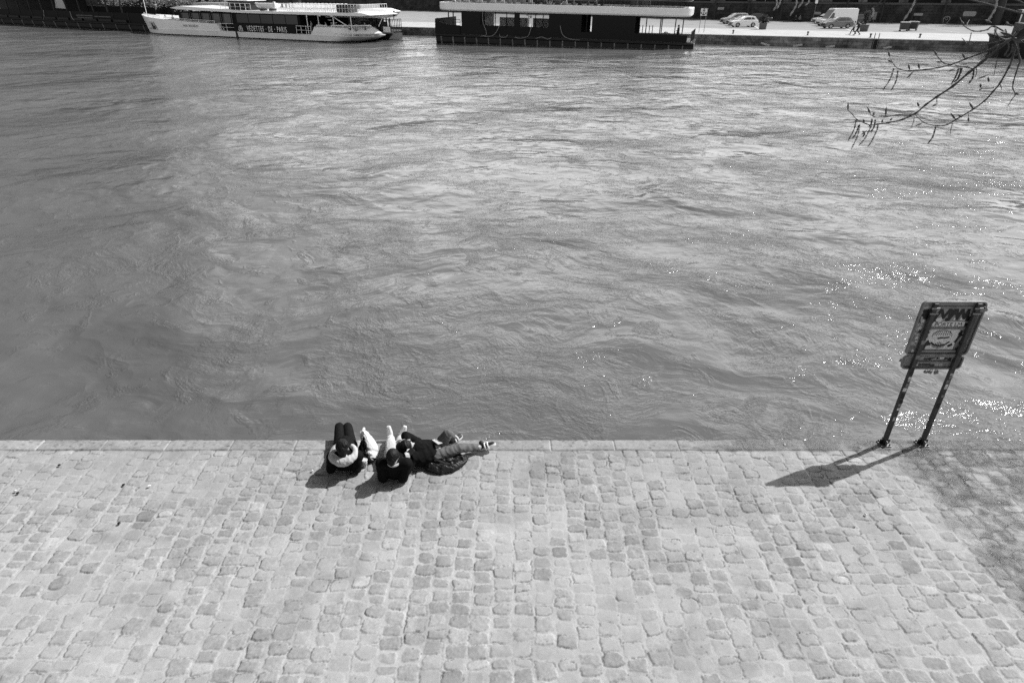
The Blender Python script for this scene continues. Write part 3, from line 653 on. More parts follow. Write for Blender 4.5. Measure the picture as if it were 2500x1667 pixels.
# right: on the back with the head in the second person's lap, one knee up, looking at a phone held overhead
def person_c():
    root = thing('person', 'person in grey jeans lying flat with one knee up, holding a phone', 'person', (-1.15, 6.8, 0.0), 0, 'friends resting at the quay edge')
    hipL, hipR = Vector((-1.06, 6.93, .12)), Vector((-1.06, 6.77, .12)); kL, kR = Vector((-.90, 6.95, .355)), Vector((-.74, 6.88, .155)); aL, aR = Vector((-.855, 7.17, .10)), Vector((-.47, 7.0, .075))
    sL, sR = Vector((-1.345, 6.97, .17)), Vector((-1.345, 6.66, .17)); eL, eR = Vector((-1.50, 6.97, .30)), Vector((-1.45, 6.50, .085)); wL, wR = Vector((-1.415, 6.74, .30)), Vector((-1.405, 6.47, .245))
    hd = Vector((-1.47, 6.76, .295)); neck = Vector((-1.40, 6.79, .23))
    b = MB(); M = head(b, hd, (.30, .80, .52), (-.86, .10, .45), 0.95)
    cap(b, (-1.34, 6.81, .18), .058, hd+Vector((.02, .01, -.03)), .052); cap(b, (-1.33, 6.81, .15), .115, (-1.06, 6.85, .13), .10); cap(b, sL, .05, sR, .05)
    for h_, k_, a_ in ((hipL, kL, aL), (hipR, kR, aR)): chain(b, [h_, k_, a_], [.078, .054, .038])
    hand(b, wL, (.1, -.8, 0.1), (0.4, .1, .9), 0.95, 0.7, 1); hand(b, wR, (.05, .3, .9), (.6, -.6, 0.2), 0.95, 0.6, -1)
    for s_, e_, w_ in ((sL, eL, wL), (sR, eR, wR)): chain(b, [s_, e_, w_], [.048, .040, .027])
    grow('body', b, M_SKIN, root, 0.006, 2)
    b = MB(); cap(b, (-1.31, 6.81, .155), .15, (-1.16, 6.85, .135), .13); cap(b, (-1.28, 6.90, .14), .12, (-1.12, 6.92, .13), .115); cap(b, (-1.28, 6.70, .13), .12, (-1.12, 6.77, .13), .115); cap(b, sL, .085, sR, .085)
    chain(b, [sL, eL, eL+(wL-eL)*.40], [.075, .066, .052]); chain(b, [sR, eR, eR+(wR-eR)*.55], [.075, .066, .048])
    grow('shirt', b, M_JKT2, root, 0.008, 3, 0.016, 12, 8)
    b = MB()
    chain(b, [hipL, kL, aL+(kL-aL)*.20], [.092, .068, .050]); chain(b, [hipR, kR, aR+(kR-aR)*.16], [.092, .068, .048]); cap(b, hipL, .10, hipR, .10)
    grow('jeans', b, M_GREY, root, 0.008, 3, 0.017, 15, 9)
    s1 = shoe('shoe', aL+Vector((-.06, -.03, -.09)), aL+Vector((.115, .15, -.065)), (0, 0, 1), M_SOLE, root, 1.0, M_WHITE); s2 = shoe('shoe', aR+Vector((.01, .01, -.055)), aR+Vector((.235, .035, .035)), (-.25, .5, 1), M_SOLE, root, 1.0, M_WHITE)
    for s_, h_, t_ in ((s1, aL+Vector((-.06, -.03, -.09)), aL+Vector((.115, .15, -.065))), (s2, aR+Vector((.01, .01, -.055)), aR+Vector((.235, .035, .035)))):
        for f, w in ((.38, .05), (.56, .05)):
            c = h_+(t_-h_)*f; dr = (t_-h_).normalized(); q = MB(); sd = dr.cross(Vector((0, 0, 1))).normalized(); upv = sd.cross(dr)
            q.tube([c+sd*.055*math.cos(R(a))+upv*(.012+.056*math.sin(R(a))) for a in range(0, 181, 20)], .014, 6); st = q.build('strap', M_WHITE, None, smooth=True); st.data.transform(Matrix.Translation(-root.location)); st.parent = s_
    b = MB(); b.ell(hd+Vector((-.035, -.022, -.01)), (.090, .092, .096), 14, 12, M); b.ell(hd+Vector((.005, -.035, .03)), (.085, .085, .085), 14, 10); b.ell(hd+Vector((-.02, -.05, -.05)), (.09, .07, .05), 12, 8); grow('hair', b, M_HAIR, root, 0.006, 2, 0.012, 30, 10)
    return root
person_c()
M_GLASS = mat('phone_glass', 0.02, 0.08, spec=0.6); M_CASE = mat('pale_phone_case', 0.5, 0.3)
def phone(c, M3, label, screen_up, m):
    root = thing('phone', label, 'phone', c); root.rotation_euler = M3
    b = MB(); b.box((0, 0, 0), (.075, .152, .009)); b.build('case', m, root, bevel=.003)
    b = MB(); b.box((0, 0, .006 if screen_up else -.006), (.068, .144, .002)); b.build('screen', M_GLASS, root)
    if not screen_up:
        b = MB(); b.box((.018, .052, .0065), (.026, .026, .003)); b.build('camera_bump', M_GLASS, root, bevel=.001)
phone((-1.045, 6.87, .282), (R(-6), R(10), R(40)), 'pale phone lying face down on the belly of the person in grey jeans', False, M_CASE)
phone((-1.385, 6.56, .335), (R(28), R(32), R(-28)), 'dark phone held above the face by the person lying down', True, M_SOLE)

# jacket thrown on the stones
def thrown_jacket():
    ol = [(540, 960), (600, 905), (720, 900), (850, 860), (950, 800), (1100, 735), (1230, 700), (1340, 705), (1420, 790), (1450, 850), (1490, 810), (1550, 822), (1520, 900), (1420, 1000), (1300, 1080), (1200, 1135), (1050, 1150), (930, 1185), (800, 1165), (680, 1130), (580, 1085), (520, 1040)]
    pts = [ground(980+x/9.408, 1030+y/9.408, 0.02) for x, y in ol]; cx = sum(p.x for p in pts)/len(pts); cy = sum(p.y for p in pts)/len(pts)
    poly = np.array([(p.x-cx, p.y-cy) for p in pts]); n = len(poly); st = 0.008
    xs = np.arange(poly[:, 0].min()-.02, poly[:, 0].max()+.02, st); ys = np.arange(poly[:, 1].min()-.02, poly[:, 1].max()+.02, st); X, Y = np.meshgrid(xs, ys)
    X2 = X+.02*(vnoise(X*12, Y*12, 301)-.5); Y2 = Y+.02*(vnoise(X*12, Y*12, 302)-.5)
    inside = np.zeros(X.shape, bool); dmin = np.full(X.shape, 9.)
    for i in range(n):
        a, c = poly[i], poly[(i+1) % n]
        cond = ((a[1] > Y2) != (c[1] > Y2)) & (X2 < (c[0]-a[0])*(Y2-a[1])/(c[1]-a[1]+1e-12)+a[0]); inside ^= cond
        t = np.clip(((X2-a[0])*(c[0]-a[0])+(Y2-a[1])*(c[1]-a[1]))/((c[0]-a[0])**2+(c[1]-a[1])**2), 0, 1); dmin = np.minimum(dmin, np.hypot(X2-a[0]-t*(c[0]-a[0]), Y2-a[1]-t*(c[1]-a[1])))
    rr = np.clip(dmin/.05, 0, 1)**.5
    w = vnoise(X*6+vnoise(X*3, Y*3, 310)*2, Y*13+X*5, 303, 3); ridge = 1-np.abs(2*w-1)
    H = .012+rr*(.035+.055*ridge**1.5+.03*(vnoise(X*22, Y*22, 305)-.5))
    idx = -np.ones(X.shape, int); b = MB(); ins = np.argwhere(inside)
    for k, (i, j) in enumerate(ins): idx[i, j] = k
    vs = [(X[i, j], Y[i, j], H[i, j]) for i, j in ins]; vs += [(X[i, j], Y[i, j], .006) for i, j in ins]; K = len(ins); fs = []; cnt = {}
    for i, j in ins:
        if i+1 < X.shape[0] and j+1 < X.shape[1]:
            q = (idx[i, j], idx[i, j+1], idx[i+1, j+1], idx[i+1, j])
            if min(q) >= 0:
                fs.append(q); fs.append(tuple(v+K for v in q[::-1]))
                for u, v in zip(q, q[1:]+q[:1]): cnt[(u, v)] = 1
    for (u, v) in list(cnt):
        if (v, u) not in cnt: fs.append((v, u, u+K, v+K))
    b.add(vs, fs)
    root = thing('jacket', 'dark padded jacket thrown in a heap on the stones beside the grey jeans', 'jacket', (cx, cy, 0.0))
    o = b.build('shell', mat('dark_nylon', 0.016, 0.42, spec=0.45, var=0.3, scale=18, bump=0.003, bscale=60), root, smooth=True, angle=None)
    b = MB(); b.tube([(-.20, .02, .07), (-.16, -.02, .10), (-.10, -.05, .085), (-.02, -.08, .07), (.10, -.09, .06), (.22, -.03, .045), (.27, .05, .04)], [.014, .02, .022, .02, .018, .016, .012], 8); b.build('collar', M_SOLE, root, smooth=True)
    b = MB(); b.ell((.02, .0, .085), (.05, .045, .02), 12, 8); b.build('jacket_opening_shade', M_BLACK, root, smooth=True)  # black lump standing in for the shade inside the jacket's opening
thrown_jacket()
# carrier bag, black cloth bag, cup
def crumple(name, rings, m, parent, amp, seed, fs=18):
    b = MB(); b.loft(rings); me = b.mesh(name)
    o = bpy.data.objects.new(name, me); col.objects.link(o); sd = o.modifiers.new('s', 'SUBSURF'); sd.levels = 3; sd.subdivision_type = 'CATMULL_CLARK'
    dg = bpy.context.evaluated_depsgraph_get(); me2 = bpy.data.meshes.new_from_object(o.evaluated_get(dg)); o.modifiers.clear(); o.data = me2; me2.name = name
    n = len(me2.vertices); co = np.empty(n*3, np.float32); me2.vertices.foreach_get('co', co); co = co.reshape(-1, 3).astype(np.float64); nr = np.empty(n*3, np.float32); me2.vertices.foreach_get('normal', nr); nr = nr.reshape(-1, 3)
    h = 1-np.abs(2*vnoise(co[:, 0]*fs+co[:, 2]*fs*.6+seed, co[:, 1]*fs+co[:, 2]*fs*.8, 400+seed, 3)-1); co += nr*((h-.6)*amp)[:, None]; co[:, 2] = np.maximum(co[:, 2], .003)
    me2.vertices.foreach_set('co', co.astype(np.float32).ravel()); me2.update(); me2.materials.clear(); me2.materials.append(m); me2.shade_smooth(); o.parent = parent
    return o
def oval(cx, cy, rx, ry, z, n=10, rot=0.0, dz=0.0):
    return [(cx+rx*math.cos(a)*math.cos(rot)-ry*math.sin(a)*math.sin(rot), cy+rx*math.cos(a)*math.sin(rot)+ry*math.sin(a)*math.cos(rot), z+dz*math.cos(a)) for a in [2*math.pi*i/n for i in range(n)]]
bag = thing('carrier_bag', 'white crumpled plastic carrier bag standing between two of the people', 'bag', (-2.0, 6.92, 0))
crumple('pouch', [oval(.015, -.02, .08, .14, .004), oval(.01, -.02, .09, .15, .05), oval(-.01, .01, .085, .12, .14), oval(-.045, .06, .06, .08, .24), oval(-.085, .11, .035, .04, .32), oval(-.105, .13, .015, .02, .37)], M_PLASTIC, bag, .045, 3, 20)
b = MB(); b.tube([(-.11, .13, .36), (-.14, .10, .33), (-.135, .06, .27), (-.11, .03, .22)], [.010, .014, .014, .008], 8); b.build('handle', M_PLASTIC, bag, smooth=True)
bag2 = thing('cloth_bag', 'black cloth bag slumped against the white carrier bag', 'bag', (-2.08, 6.86, 0))
crumple('pouch', [oval(.03, -.06, .14, .09, .004), oval(.03, -.05, .14, .09, .05), oval(-.01, 0, .075, .08, .10), oval(-.03, .03, .055, .06, .18), oval(-.015, .06, .025, .03, .25), oval(.0, .075, .008, .01, .30)], M_JKT, bag2, .03, 6, 18)
b = MB(); b.tube([(.0, .07, .28), (.03, .02, .26), (.05, -.03, .16), (.07, -.09, .07)], .011, 6); b.build('strap', M_SOLE, bag2, smooth=True)
cp = ground(891.5, 1138, 0)
cup = thing('paper_cup', 'white takeaway coffee cup with lid beside the elbow of the person in the pale hood', 'cup', (cp.x, cp.y, 0.002))
b = MB(); b.lathe([(.027, 0), (.0405, .105)], n=20); b.build('cup', M_PAPER[3], cup, smooth=True)
b = MB(); b.lathe([(.0298, .022), (.0318, .0225), (.0378, .068), (.036, .0685)], n=20); b.build('sleeve', M_PAPER[2], cup, smooth=True)
b = MB(); b.lathe([(.0435, .103), (.0445, .112), (.0395, .1135), (.038, .122), (.034, .122), (.033, .117), (0, .117)], n=20); b.build('lid', M_WHITE, cup, smooth=True)
# scraps on the stones
def scrap(px, py, kind, label):
    p = ground(px, py, 0.0)
    b = MB()
    if kind == 'dark':
        b.lathe([(0.0, .010), (.010, .009), (.017, .005), (.019, .0), (.012, -.01)], (0, 0, .006), 9); o = b.build('bottle_cap', M_BLACK); o.scale = (1.1, 1.1, 1)
        tag(o, label, 'bottle cap', 'dark bottle caps on the stones')
    else:
        r3 = random.Random(int(px)); vs = []
        b.ell((0, 0, .009), (.021, .013, .010), 8, 5); b.v = [(x+r3.uniform(-.005, .005), y+r3.uniform(-.005, .005), max(0, z+r3.uniform(-.005, .005))) for x, y, z in b.v]
        o = b.build('paper_scrap', M_WHITE); tag(o, label, 'litter', 'scraps of white paper on the stones')
    o.location = (p.x, p.y, 0.004); o.rotation_euler = (0, 0, px)
for px, py, lab in ((145, 1136, 'dark bottle cap on the setts near the left edge, closest to the coping'), (44, 1204, 'dark bottle cap at the far left beside a white scrap'), (302, 1184, 'dark bottle cap lying in the middle of a pale sett'), (291, 1278, 'dark bottle cap nearest the camera on the left'), (856, 1158, 'dark crushed cap on the setts below the person in the pale hood')):
    scrap(px, py, 'dark', lab)
for px, py, lab in ((38, 1199, 'white scrap beside the far left bottle cap'), (1012, 1084, 'white tissue on the coping by the black shirt'), (365, 1187, 'small white scrap right of the bottle caps'), (763, 1150, 'crumpled clear wrapper left of the person in the pale hood'), (1915, 1086, 'white scrap on the damp coping left of the sign'), (2098, 1092, 'white scrap just left of the sign base'), (2243, 1099, 'white scrap in front of the right sign post'), (2113, 1257, 'white scrap on the setts in front of the sign shadow')):
    scrap(px, py, 'white', lab)
# ------------------------------------------------------------------ far bank: quay, road, retaining wall
def pxy(px, py, z): return ground(px, py, z)
QA, QB = ground(1700, 107, ZW), ground(2140, 120, ZW)
QF = Upright(QA, QB)                                         # face of the far quay wall
def qpt(x, y, z=0.0): p = QF.A + QF.e*x + QF.n*y; return Vector((p.x, p.y, z))
def qxy(p): d = Vector((p[0], p[1], 0))-QF.A; return d.dot(QF.e), d.dot(QF.n)
STRIP = (qxy(ground(1740, 70, ZQ))[1]+qxy(ground(2300, 82, ZQ))[1])/2
def asphalt():
    t = NT('pale_asphalt'); co = t.n('TexCoord').outputs['Object']; a = t.noise(co, 0.25, 5, 0.6); b = t.noise(co, 6, 4, 0.7)
    c = t.math('MULTIPLY', t.ramp(a.outputs[0], [(0.3, 0.27), (0.7, 0.36)]), t.math('MULTIPLY_ADD', b.outputs[0], 0.3, 0.85)); t.bsdf(c, 0.85, 0.3); return t.m
def concrete():
    t = NT('pale_concrete'); co = t.n('TexCoord').outputs['Object']; a = t.noise(co, 0.5, 5, 0.6); b = t.noise(co, 5, 4, 0.7)
    c = t.math('MULTIPLY', t.ramp(a.outputs[0], [(0.3, 0.44), (0.7, 0.55)]), t.math('MULTIPLY_ADD', b.outputs[0], 0.2, 0.9)); t.bsdf(c, 0.85, 0.3); return t.m
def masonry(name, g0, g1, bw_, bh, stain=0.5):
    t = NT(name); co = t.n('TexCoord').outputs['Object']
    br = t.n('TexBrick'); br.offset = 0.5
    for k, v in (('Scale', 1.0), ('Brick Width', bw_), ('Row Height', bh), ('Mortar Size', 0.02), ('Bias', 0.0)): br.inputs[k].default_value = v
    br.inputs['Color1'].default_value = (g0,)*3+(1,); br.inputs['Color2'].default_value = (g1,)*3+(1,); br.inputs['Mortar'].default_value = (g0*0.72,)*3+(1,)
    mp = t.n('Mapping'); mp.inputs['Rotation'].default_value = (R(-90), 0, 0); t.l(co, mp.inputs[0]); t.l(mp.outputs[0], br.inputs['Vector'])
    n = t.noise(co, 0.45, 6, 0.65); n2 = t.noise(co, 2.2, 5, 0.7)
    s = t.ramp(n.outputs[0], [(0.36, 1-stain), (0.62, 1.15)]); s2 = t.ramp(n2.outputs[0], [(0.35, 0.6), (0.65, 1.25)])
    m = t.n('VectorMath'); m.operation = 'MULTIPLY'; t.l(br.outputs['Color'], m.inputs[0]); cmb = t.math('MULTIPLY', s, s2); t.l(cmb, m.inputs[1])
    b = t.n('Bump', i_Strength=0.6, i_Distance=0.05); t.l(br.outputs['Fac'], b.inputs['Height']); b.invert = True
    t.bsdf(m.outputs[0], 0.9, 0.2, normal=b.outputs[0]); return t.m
M_ASPH, M_CONC = asphalt(), concrete()
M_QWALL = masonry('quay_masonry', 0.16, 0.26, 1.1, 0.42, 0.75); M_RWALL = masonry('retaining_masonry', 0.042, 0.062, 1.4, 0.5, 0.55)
M_LINE = mat('road_paint', 0.7, 0.7, var=0.15, scale=3)
def oriented(b_or_m, name, m, kind=None, parent=None, loc=None, rz=None):
    o = b_or_m.build(name, m); o.location = loc or QF.A; o.rotation_euler = (0, 0, QF.ang if rz is None else rz)
    if kind: tag(o, kind=kind)
    return o
b = MB(); b.box((10, 0.28, (ZQ-0.04-6)/2), (420, 0.56, ZQ-0.04+6)); oriented(b, 'far_quay_wall_face', M_QWALL, 'structure').name = 'quay_wall'
b = MB(); b.box((10, 0.30, ZQ-0.03), (420, 0.74, 0.09)); oriented(b, 'quay_coping', M_CONC, 'structure')
b = MB(); b.box((10, (STRIP+0.68)/2, ZQ-0.5), (420, STRIP-0.68, 1.0)); oriented(b, 'quay_pavement', M_CONC, 'structure')
b = MB(); b.box((10, 60+STRIP/2, ZQ-0.5-0.004), (700, 120-STRIP, 1.0)); oriented(b, 'road', M_ASPH, 'structure')
WALLP = [ground(1000, 26, ZQ)-QF.e*230, ground(1000, 26, ZQ), ground(1745, 48, ZQ), ground(2000, 53, ZQ), ground(2400, 60, ZQ), ground(2600, 63.5, ZQ)]
WALLP.append(WALLP[-1]+(WALLP[-1]-WALLP[-2])*2.0)
M_DARKIN = mat('dark_opening', 0.008, 0.9)
M_TREEBARK = mat('dark_bark', 0.03, 0.9, var=0.4, scale=8, bump=0.02, bscale=15)
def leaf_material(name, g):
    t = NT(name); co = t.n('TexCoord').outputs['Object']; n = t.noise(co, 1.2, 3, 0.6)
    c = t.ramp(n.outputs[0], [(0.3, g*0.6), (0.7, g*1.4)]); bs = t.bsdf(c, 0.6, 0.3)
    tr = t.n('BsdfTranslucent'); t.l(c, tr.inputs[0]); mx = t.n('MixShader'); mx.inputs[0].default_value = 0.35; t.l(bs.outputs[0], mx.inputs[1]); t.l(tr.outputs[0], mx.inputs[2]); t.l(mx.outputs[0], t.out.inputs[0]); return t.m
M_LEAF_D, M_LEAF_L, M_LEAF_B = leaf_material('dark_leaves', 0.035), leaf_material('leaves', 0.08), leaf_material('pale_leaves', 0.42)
def leaves(b, n, centre, rad, size, seed, clumps=9):
    g = np.random.default_rng(seed); cl = g.normal(size=(clumps, 3)); cl = cl/np.linalg.norm(cl, axis=1)[:, None]*g.uniform(.2, .95, (clumps, 1))*np.array(rad)
    for i in range(n):
        c = cl[g.integers(clumps)]+g.normal(size=3)*np.array(rad)*0.22; u = g.normal(size=3); u /= np.linalg.norm(u); v = np.cross(u, g.normal(size=3)); v /= np.linalg.norm(v)
        s = size*g.uniform(.6, 1.4); c = c+np.array(centre)
        b.add([c-u*s, c-v*s*.55, c+u*s, c+v*s*.55], [(0, 1, 2, 3)])
WTOP = 8.5
seg = [(WALLP[i], WALLP[i+1]) for i in range(len(WALLP)-1)]
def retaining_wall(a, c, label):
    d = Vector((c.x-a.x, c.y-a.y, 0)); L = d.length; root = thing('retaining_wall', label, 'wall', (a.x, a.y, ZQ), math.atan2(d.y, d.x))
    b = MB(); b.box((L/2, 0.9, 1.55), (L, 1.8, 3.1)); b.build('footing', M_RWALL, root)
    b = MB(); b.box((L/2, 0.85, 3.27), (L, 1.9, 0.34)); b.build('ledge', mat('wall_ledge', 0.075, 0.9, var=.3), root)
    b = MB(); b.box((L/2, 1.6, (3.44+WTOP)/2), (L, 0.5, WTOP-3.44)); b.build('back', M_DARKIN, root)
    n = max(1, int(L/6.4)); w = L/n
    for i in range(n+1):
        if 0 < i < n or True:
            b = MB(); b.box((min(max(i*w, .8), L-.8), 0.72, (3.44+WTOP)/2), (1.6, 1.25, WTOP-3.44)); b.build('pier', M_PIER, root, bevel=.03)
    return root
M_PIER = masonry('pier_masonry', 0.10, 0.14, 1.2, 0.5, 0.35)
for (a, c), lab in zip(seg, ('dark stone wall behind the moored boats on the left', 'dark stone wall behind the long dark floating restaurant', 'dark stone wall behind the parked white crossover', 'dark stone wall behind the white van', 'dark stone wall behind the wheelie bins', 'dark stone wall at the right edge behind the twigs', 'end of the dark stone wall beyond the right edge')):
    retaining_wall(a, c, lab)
# plates fixed to the wall
def on_wall(px, py, off=0.0):
    d = Vector(ray(px, py)); o = Vector((0, 0, CAMH))
    for a, c in seg:
        e = Vector((c.x-a.x, c.y-a.y, 0)); L = e.length; e.normalize(); n = Vector((-e.y, e.x, 0)); t = (Vector((a.x, a.y, 0))-o).dot(n)/d.dot(n); p = o+d*t; x = (p-Vector((a.x, a.y, 0))).dot(e)
        if 0 <= x <= L and t > 0: return p-n*off, math.atan2(e.y, e.x)
for px, py, w, h, lab in ((1760, 21.5, 1.35, .5, 'pale plate on the dark wall above the parked white crossover'), (1996, 33, 1.2, .45, 'pale plate on the dark wall just left of the white van'), (2242, 36, 1.55, .45, 'pale plate with rounded ends on the wall above the wheelie bins'), (2367, 34.5, 2.1, .8, 'large pale plate on the wall at the right, above the twigs')):
    p, a = on_wall(px, py, 0.03); b = MB(); b.prism(rrect(-w/2, w/2, -h/2, h/2, h*.3), -.02, .02)
    o = b.build('wall_plate', mat('pale_plate', .30, .7), bevel=.004); o.location = p; o.rotation_euler = (0, 0, a); tag(o, lab, 'wall plate')
# the pale scrawl low on the wall
p, a = on_wall(2310, 51, .02); g = MB(); g.tube([Vector((.55*math.cos(R(t)), 0, .45*math.sin(R(t))+.25)) for t in range(200, -30, -18)], .05, 6); g.tube([(-.4, 0, .35), (.1, 0, .55), (.2, 0, .2), (-.2, 0, .1)], .04, 6); g.tube([(.45, 0, .1), (.15, 0, -.55), (.5, 0, -.5)], .045, 6); g.tube([(-.5, 0, .1), (-.4, 0, -.55)], .045, 6)
o = g.build('wall_scrawl', mat('scrawl_paint', .4, .5)); o.location = p; o.rotation_euler = (0, 0, a); tag(o, 'pale graffiti scrawl low on the dark wall', 'graffiti scrawl')
# slim trees standing along the wall
def wall_tree(px, py, lab, r=.17, seed=1, crown_h=5.3):
    q = ground(px, py, ZQ); root = thing('street_tree', lab, 'tree', q, seed, 'slim trees along the dark wall'); g = random.Random(seed)
    pts = [Vector((g.uniform(-.1, .1)*i*.4, g.uniform(-.1, .1)*i*.4, -.1+i*1.15)) for i in range(9)]
    b = MB(); b.tube(pts, [r*(1.15-.09*i) for i in range(9)], 8)
    for k in range(7):
        h = 4.4+k*.7; aa = k*2.4+seed; b.tube([pts[4+min(4, k//2)]+Vector((0, 0, 0)), Vector((math.cos(aa)*1.0, math.sin(aa)*1.0, h+.4)), Vector((math.cos(aa)*2.0, math.sin(aa)*2.0, h+1.3))], [.06, .04, .015], 6)
    b.build('trunk', M_TREEBARK, root, smooth=True)
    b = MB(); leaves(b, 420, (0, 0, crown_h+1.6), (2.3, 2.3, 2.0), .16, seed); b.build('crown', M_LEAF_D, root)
for i, (px, py, r, lab) in enumerate(((1742, 49, .2, 'slim tree against the wall left of the parked cars'), (1822, 50, .2, 'slim tree behind the dark saloon'), (1903, 52, .19, 'slim tree between the dark saloon and the white hatchback'), (1978, 53, .18, 'slim tree by the small post left of the van'), (2060, 55, .2, 'slim tree behind the white van roof'), (2146, 56, .19, 'slim tree right of the dark car behind the van'), (2296, 59, .2, 'slim tree between the bins and the pale scrawl'), (2222, 57.5, .16, 'slim tree behind the wheelie bins'), (1665, 46, .18, 'slim tree behind the right end of the floating restaurant'))):
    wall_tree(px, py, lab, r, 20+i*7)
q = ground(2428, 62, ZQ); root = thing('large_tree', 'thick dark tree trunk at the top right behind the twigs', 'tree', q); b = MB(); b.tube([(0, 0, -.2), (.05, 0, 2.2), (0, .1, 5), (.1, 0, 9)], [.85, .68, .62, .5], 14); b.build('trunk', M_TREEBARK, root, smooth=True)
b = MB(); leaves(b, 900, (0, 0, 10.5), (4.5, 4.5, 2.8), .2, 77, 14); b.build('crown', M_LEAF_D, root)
# kiosk at the top right and the sunlit building behind it
def kiosk():
    p = ground(2492, 64, ZQ); root = thing('kiosk', 'pale framed kiosk cabin at the top right corner of the far quay', 'kiosk', p, QF.ang)
    b = MB(); b.box((1.4, 1.6, 1.2), (3.6, 2.9, 2.4)); b.build('wall', mat('grey_panel', .10, .6), root)
    for x in (-.4, 3.2): 
        b = MB(); b.box((x, .12, 1.25), (.22, .12, 2.5)); b.build('frame_post', M_LINE, root)
    b = MB(); b.box((1.4, 1.6, 2.5), (4.0, 3.3, .16)); b.build('roof', M_LINE, root, bevel=.02)
    b = MB(); b.box((1.4, .11, 1.4), (3.2, .06, 1.5)); b.build('window', M_GLASS, root)
kiosk()
p = ground(2466, 57, ZQ); pb = thing('pale_building', 'sunlit pale building side at the top right corner', 'building', (p.x+4, p.y+4, ZQ), QF.ang)
b = MB(); b.box((4, 4, 5.2), (12, 8, 6.4)); b.build('wall', mat('pale_render', .8, .8), pb)
b = MB(); b.box((4, 4, 8.5), (12.6, 8.6, .25)); b.build('roof', mat('zinc_roof', .35, .5), pb); b = MB(); b.box((4, 4, 1.0), (11.8, 7.8, 2.0)); b.build('plinth', M_RWALL, pb)
# road markings
def mark(p0, p1, w):
    a, c = ground(*p0, ZQ), ground(*p1, ZQ); d = (c-a); n = Vector((-d.y, d.x, 0)).normalized()*w/2; b = MB(); b.add([(a-n)+Vector((0, 0, .005)), (c-n)+Vector((0, 0, .005)), (c+n)+Vector((0, 0, .005)), (a+n)+Vector((0, 0, .005))], [(0, 1, 2, 3)]); return tag(b.build('road_marking', M_LINE), kind='structure')
mark((2250, 66), (2345, 82), .14); mark((1841, 64), (1856, 73), .22); mark((2066, 71), (2084, 79), .22); mark((2085, 60), (2150, 61.5), .2)
# ------------------------------------------------------------------ street furniture on the far quay
M_POLE = mat('grey_pole', .16, .5, .4)
def anchor_sign():
    p = ground(1712, 80, ZQ); root = thing('mooring_sign', 'white square sign with black anchor symbol on two thin legs on the far quay', 'sign', p, QF.ang)
    for x in (-.37, .37):
        b = MB(); b.tube([(x, 0, -.02), (x, 0, 2.2)], .035, 8); b.build('leg', M_POLE, root)
    b = MB(); b.box((0, -.05, 2.78), (1.06, .04, 1.12)); pl = b.build('plate', M_WHITE, root, bevel=.006)
    b = MB(); y = -.085
    b.tube([(0, y, 2.42), (0, y, 3.12)], .05, 6); b.tube([(-.2, y, 2.97), (.2, y, 2.97)], .04, 6); b.tube([(.33*math.cos(R(a)), y, 2.74+.33*math.sin(R(a))) for a in range(190, 351, 16)], .05, 6)
    b.tube([(.085*math.cos(R(a)), y, 3.17+.085*math.sin(R(a))) for a in range(0, 360, 40)], .025, 6, closed=True)
    for s_ in (-1, 1): b.tube([(s_*.33, y, 2.70), (s_*.40, y, 2.62)], .05, 6); b.tube([(s_*.33, y, 2.70), (s_*.22, y, 2.72)], .04, 6)
    b.build('anchor_symbol', M_BLACK, pl)
    b = MB(); ring_loop(b, rrect(-.53, .53, 2.22, 3.34, .03), rrect(-.47, .47, 2.28, 3.28, .03), -.085, -.07); b.build('border', M_BLACK, pl)
anchor_sign()
def lamp_post(px, py, lab, h=9.0):
    p = ground(px, py, ZQ); root = thing('lamp_post', lab, 'lamp post', p)
    b = MB(); b.tube([(0, 0, -.05), (0, 0, .9), (0, 0, 1.0), (0, 0, h)], [.13, .13, .085, .06], 10); b.build('pole', mat('light_pole', .24, .5, .3), root, smooth=True)
    b = MB(); b.tube([(0, 0, h), (.2, -.5, h+.3), (.4, -1.2, h+.35)], .04, 8); b.box((.45, -1.4, h+.33), (.3, .6, .12)); b.build('lantern', M_POLE, root)
lamp_post(1860, 50, 'thin grey lamp post beside the dark saloon'); lamp_post(2172, 55, 'thin grey lamp post between the planter and the bins')
p = ground(1983, 56, ZQ); root = thing('parking_sign', 'small pale sign on a post left of the white van', 'sign', p, QF.ang); b = MB(); b.tube([(0, 0, -.02), (0, 0, 3.6)], .05, 8); b.build('post', M_POLE, root); b = MB(); b.prism(rrect(-.24, .24, 3.3, 3.9, .08), -.09, -.06); b.build('plate', M_PAPER[0], root)
p = ground(2131, 57, ZQ); root = thing('notice_board', 'small grey notice board on a post behind the two walkers', 'sign', p, QF.ang); b = MB(); b.tube([(0, 0, -.02), (0, 0, .9)], .04, 8); b.build('post', M_POLE, root); b = MB(); b.box((0, -.05, 1.25), (.6, .05, 1.3)); b.build('board', mat('board', .16, .6), root)
def planter(px, py, lab, seed, rz=0.1, tall=1.0):
    p = ground(px, py, ZQ); root = thing('planter', lab, 'planter', p, QF.ang+rz, 'planters with shrubs on the far quay')
    b = MB(); b.box((0, 0, .45), (1.05, .9, .9), taper=1.12); b.build('box', mat('planter_wood', .085, .8, var=.3), root, bevel=.02)
    b = MB(); b.box((0, 0, .93), (1.26, 1.08, .07)); b.build('rim', M_STEEL, root, bevel=.01)
    b = MB(); leaves(b, 1500, (0, 0, 1.72*tall), (.68, .6, .74*tall), .10, seed, 16)
    for k in range(6): b.tube([(0, 0, .9), (math.cos(k)*.2, math.sin(k)*.2, 1.5), (math.cos(k)*.45, math.sin(k)*.45, 2.2*tall)], [.03, .025, .01], 5)
    b.build('shrub', M_LEAF_L, root)
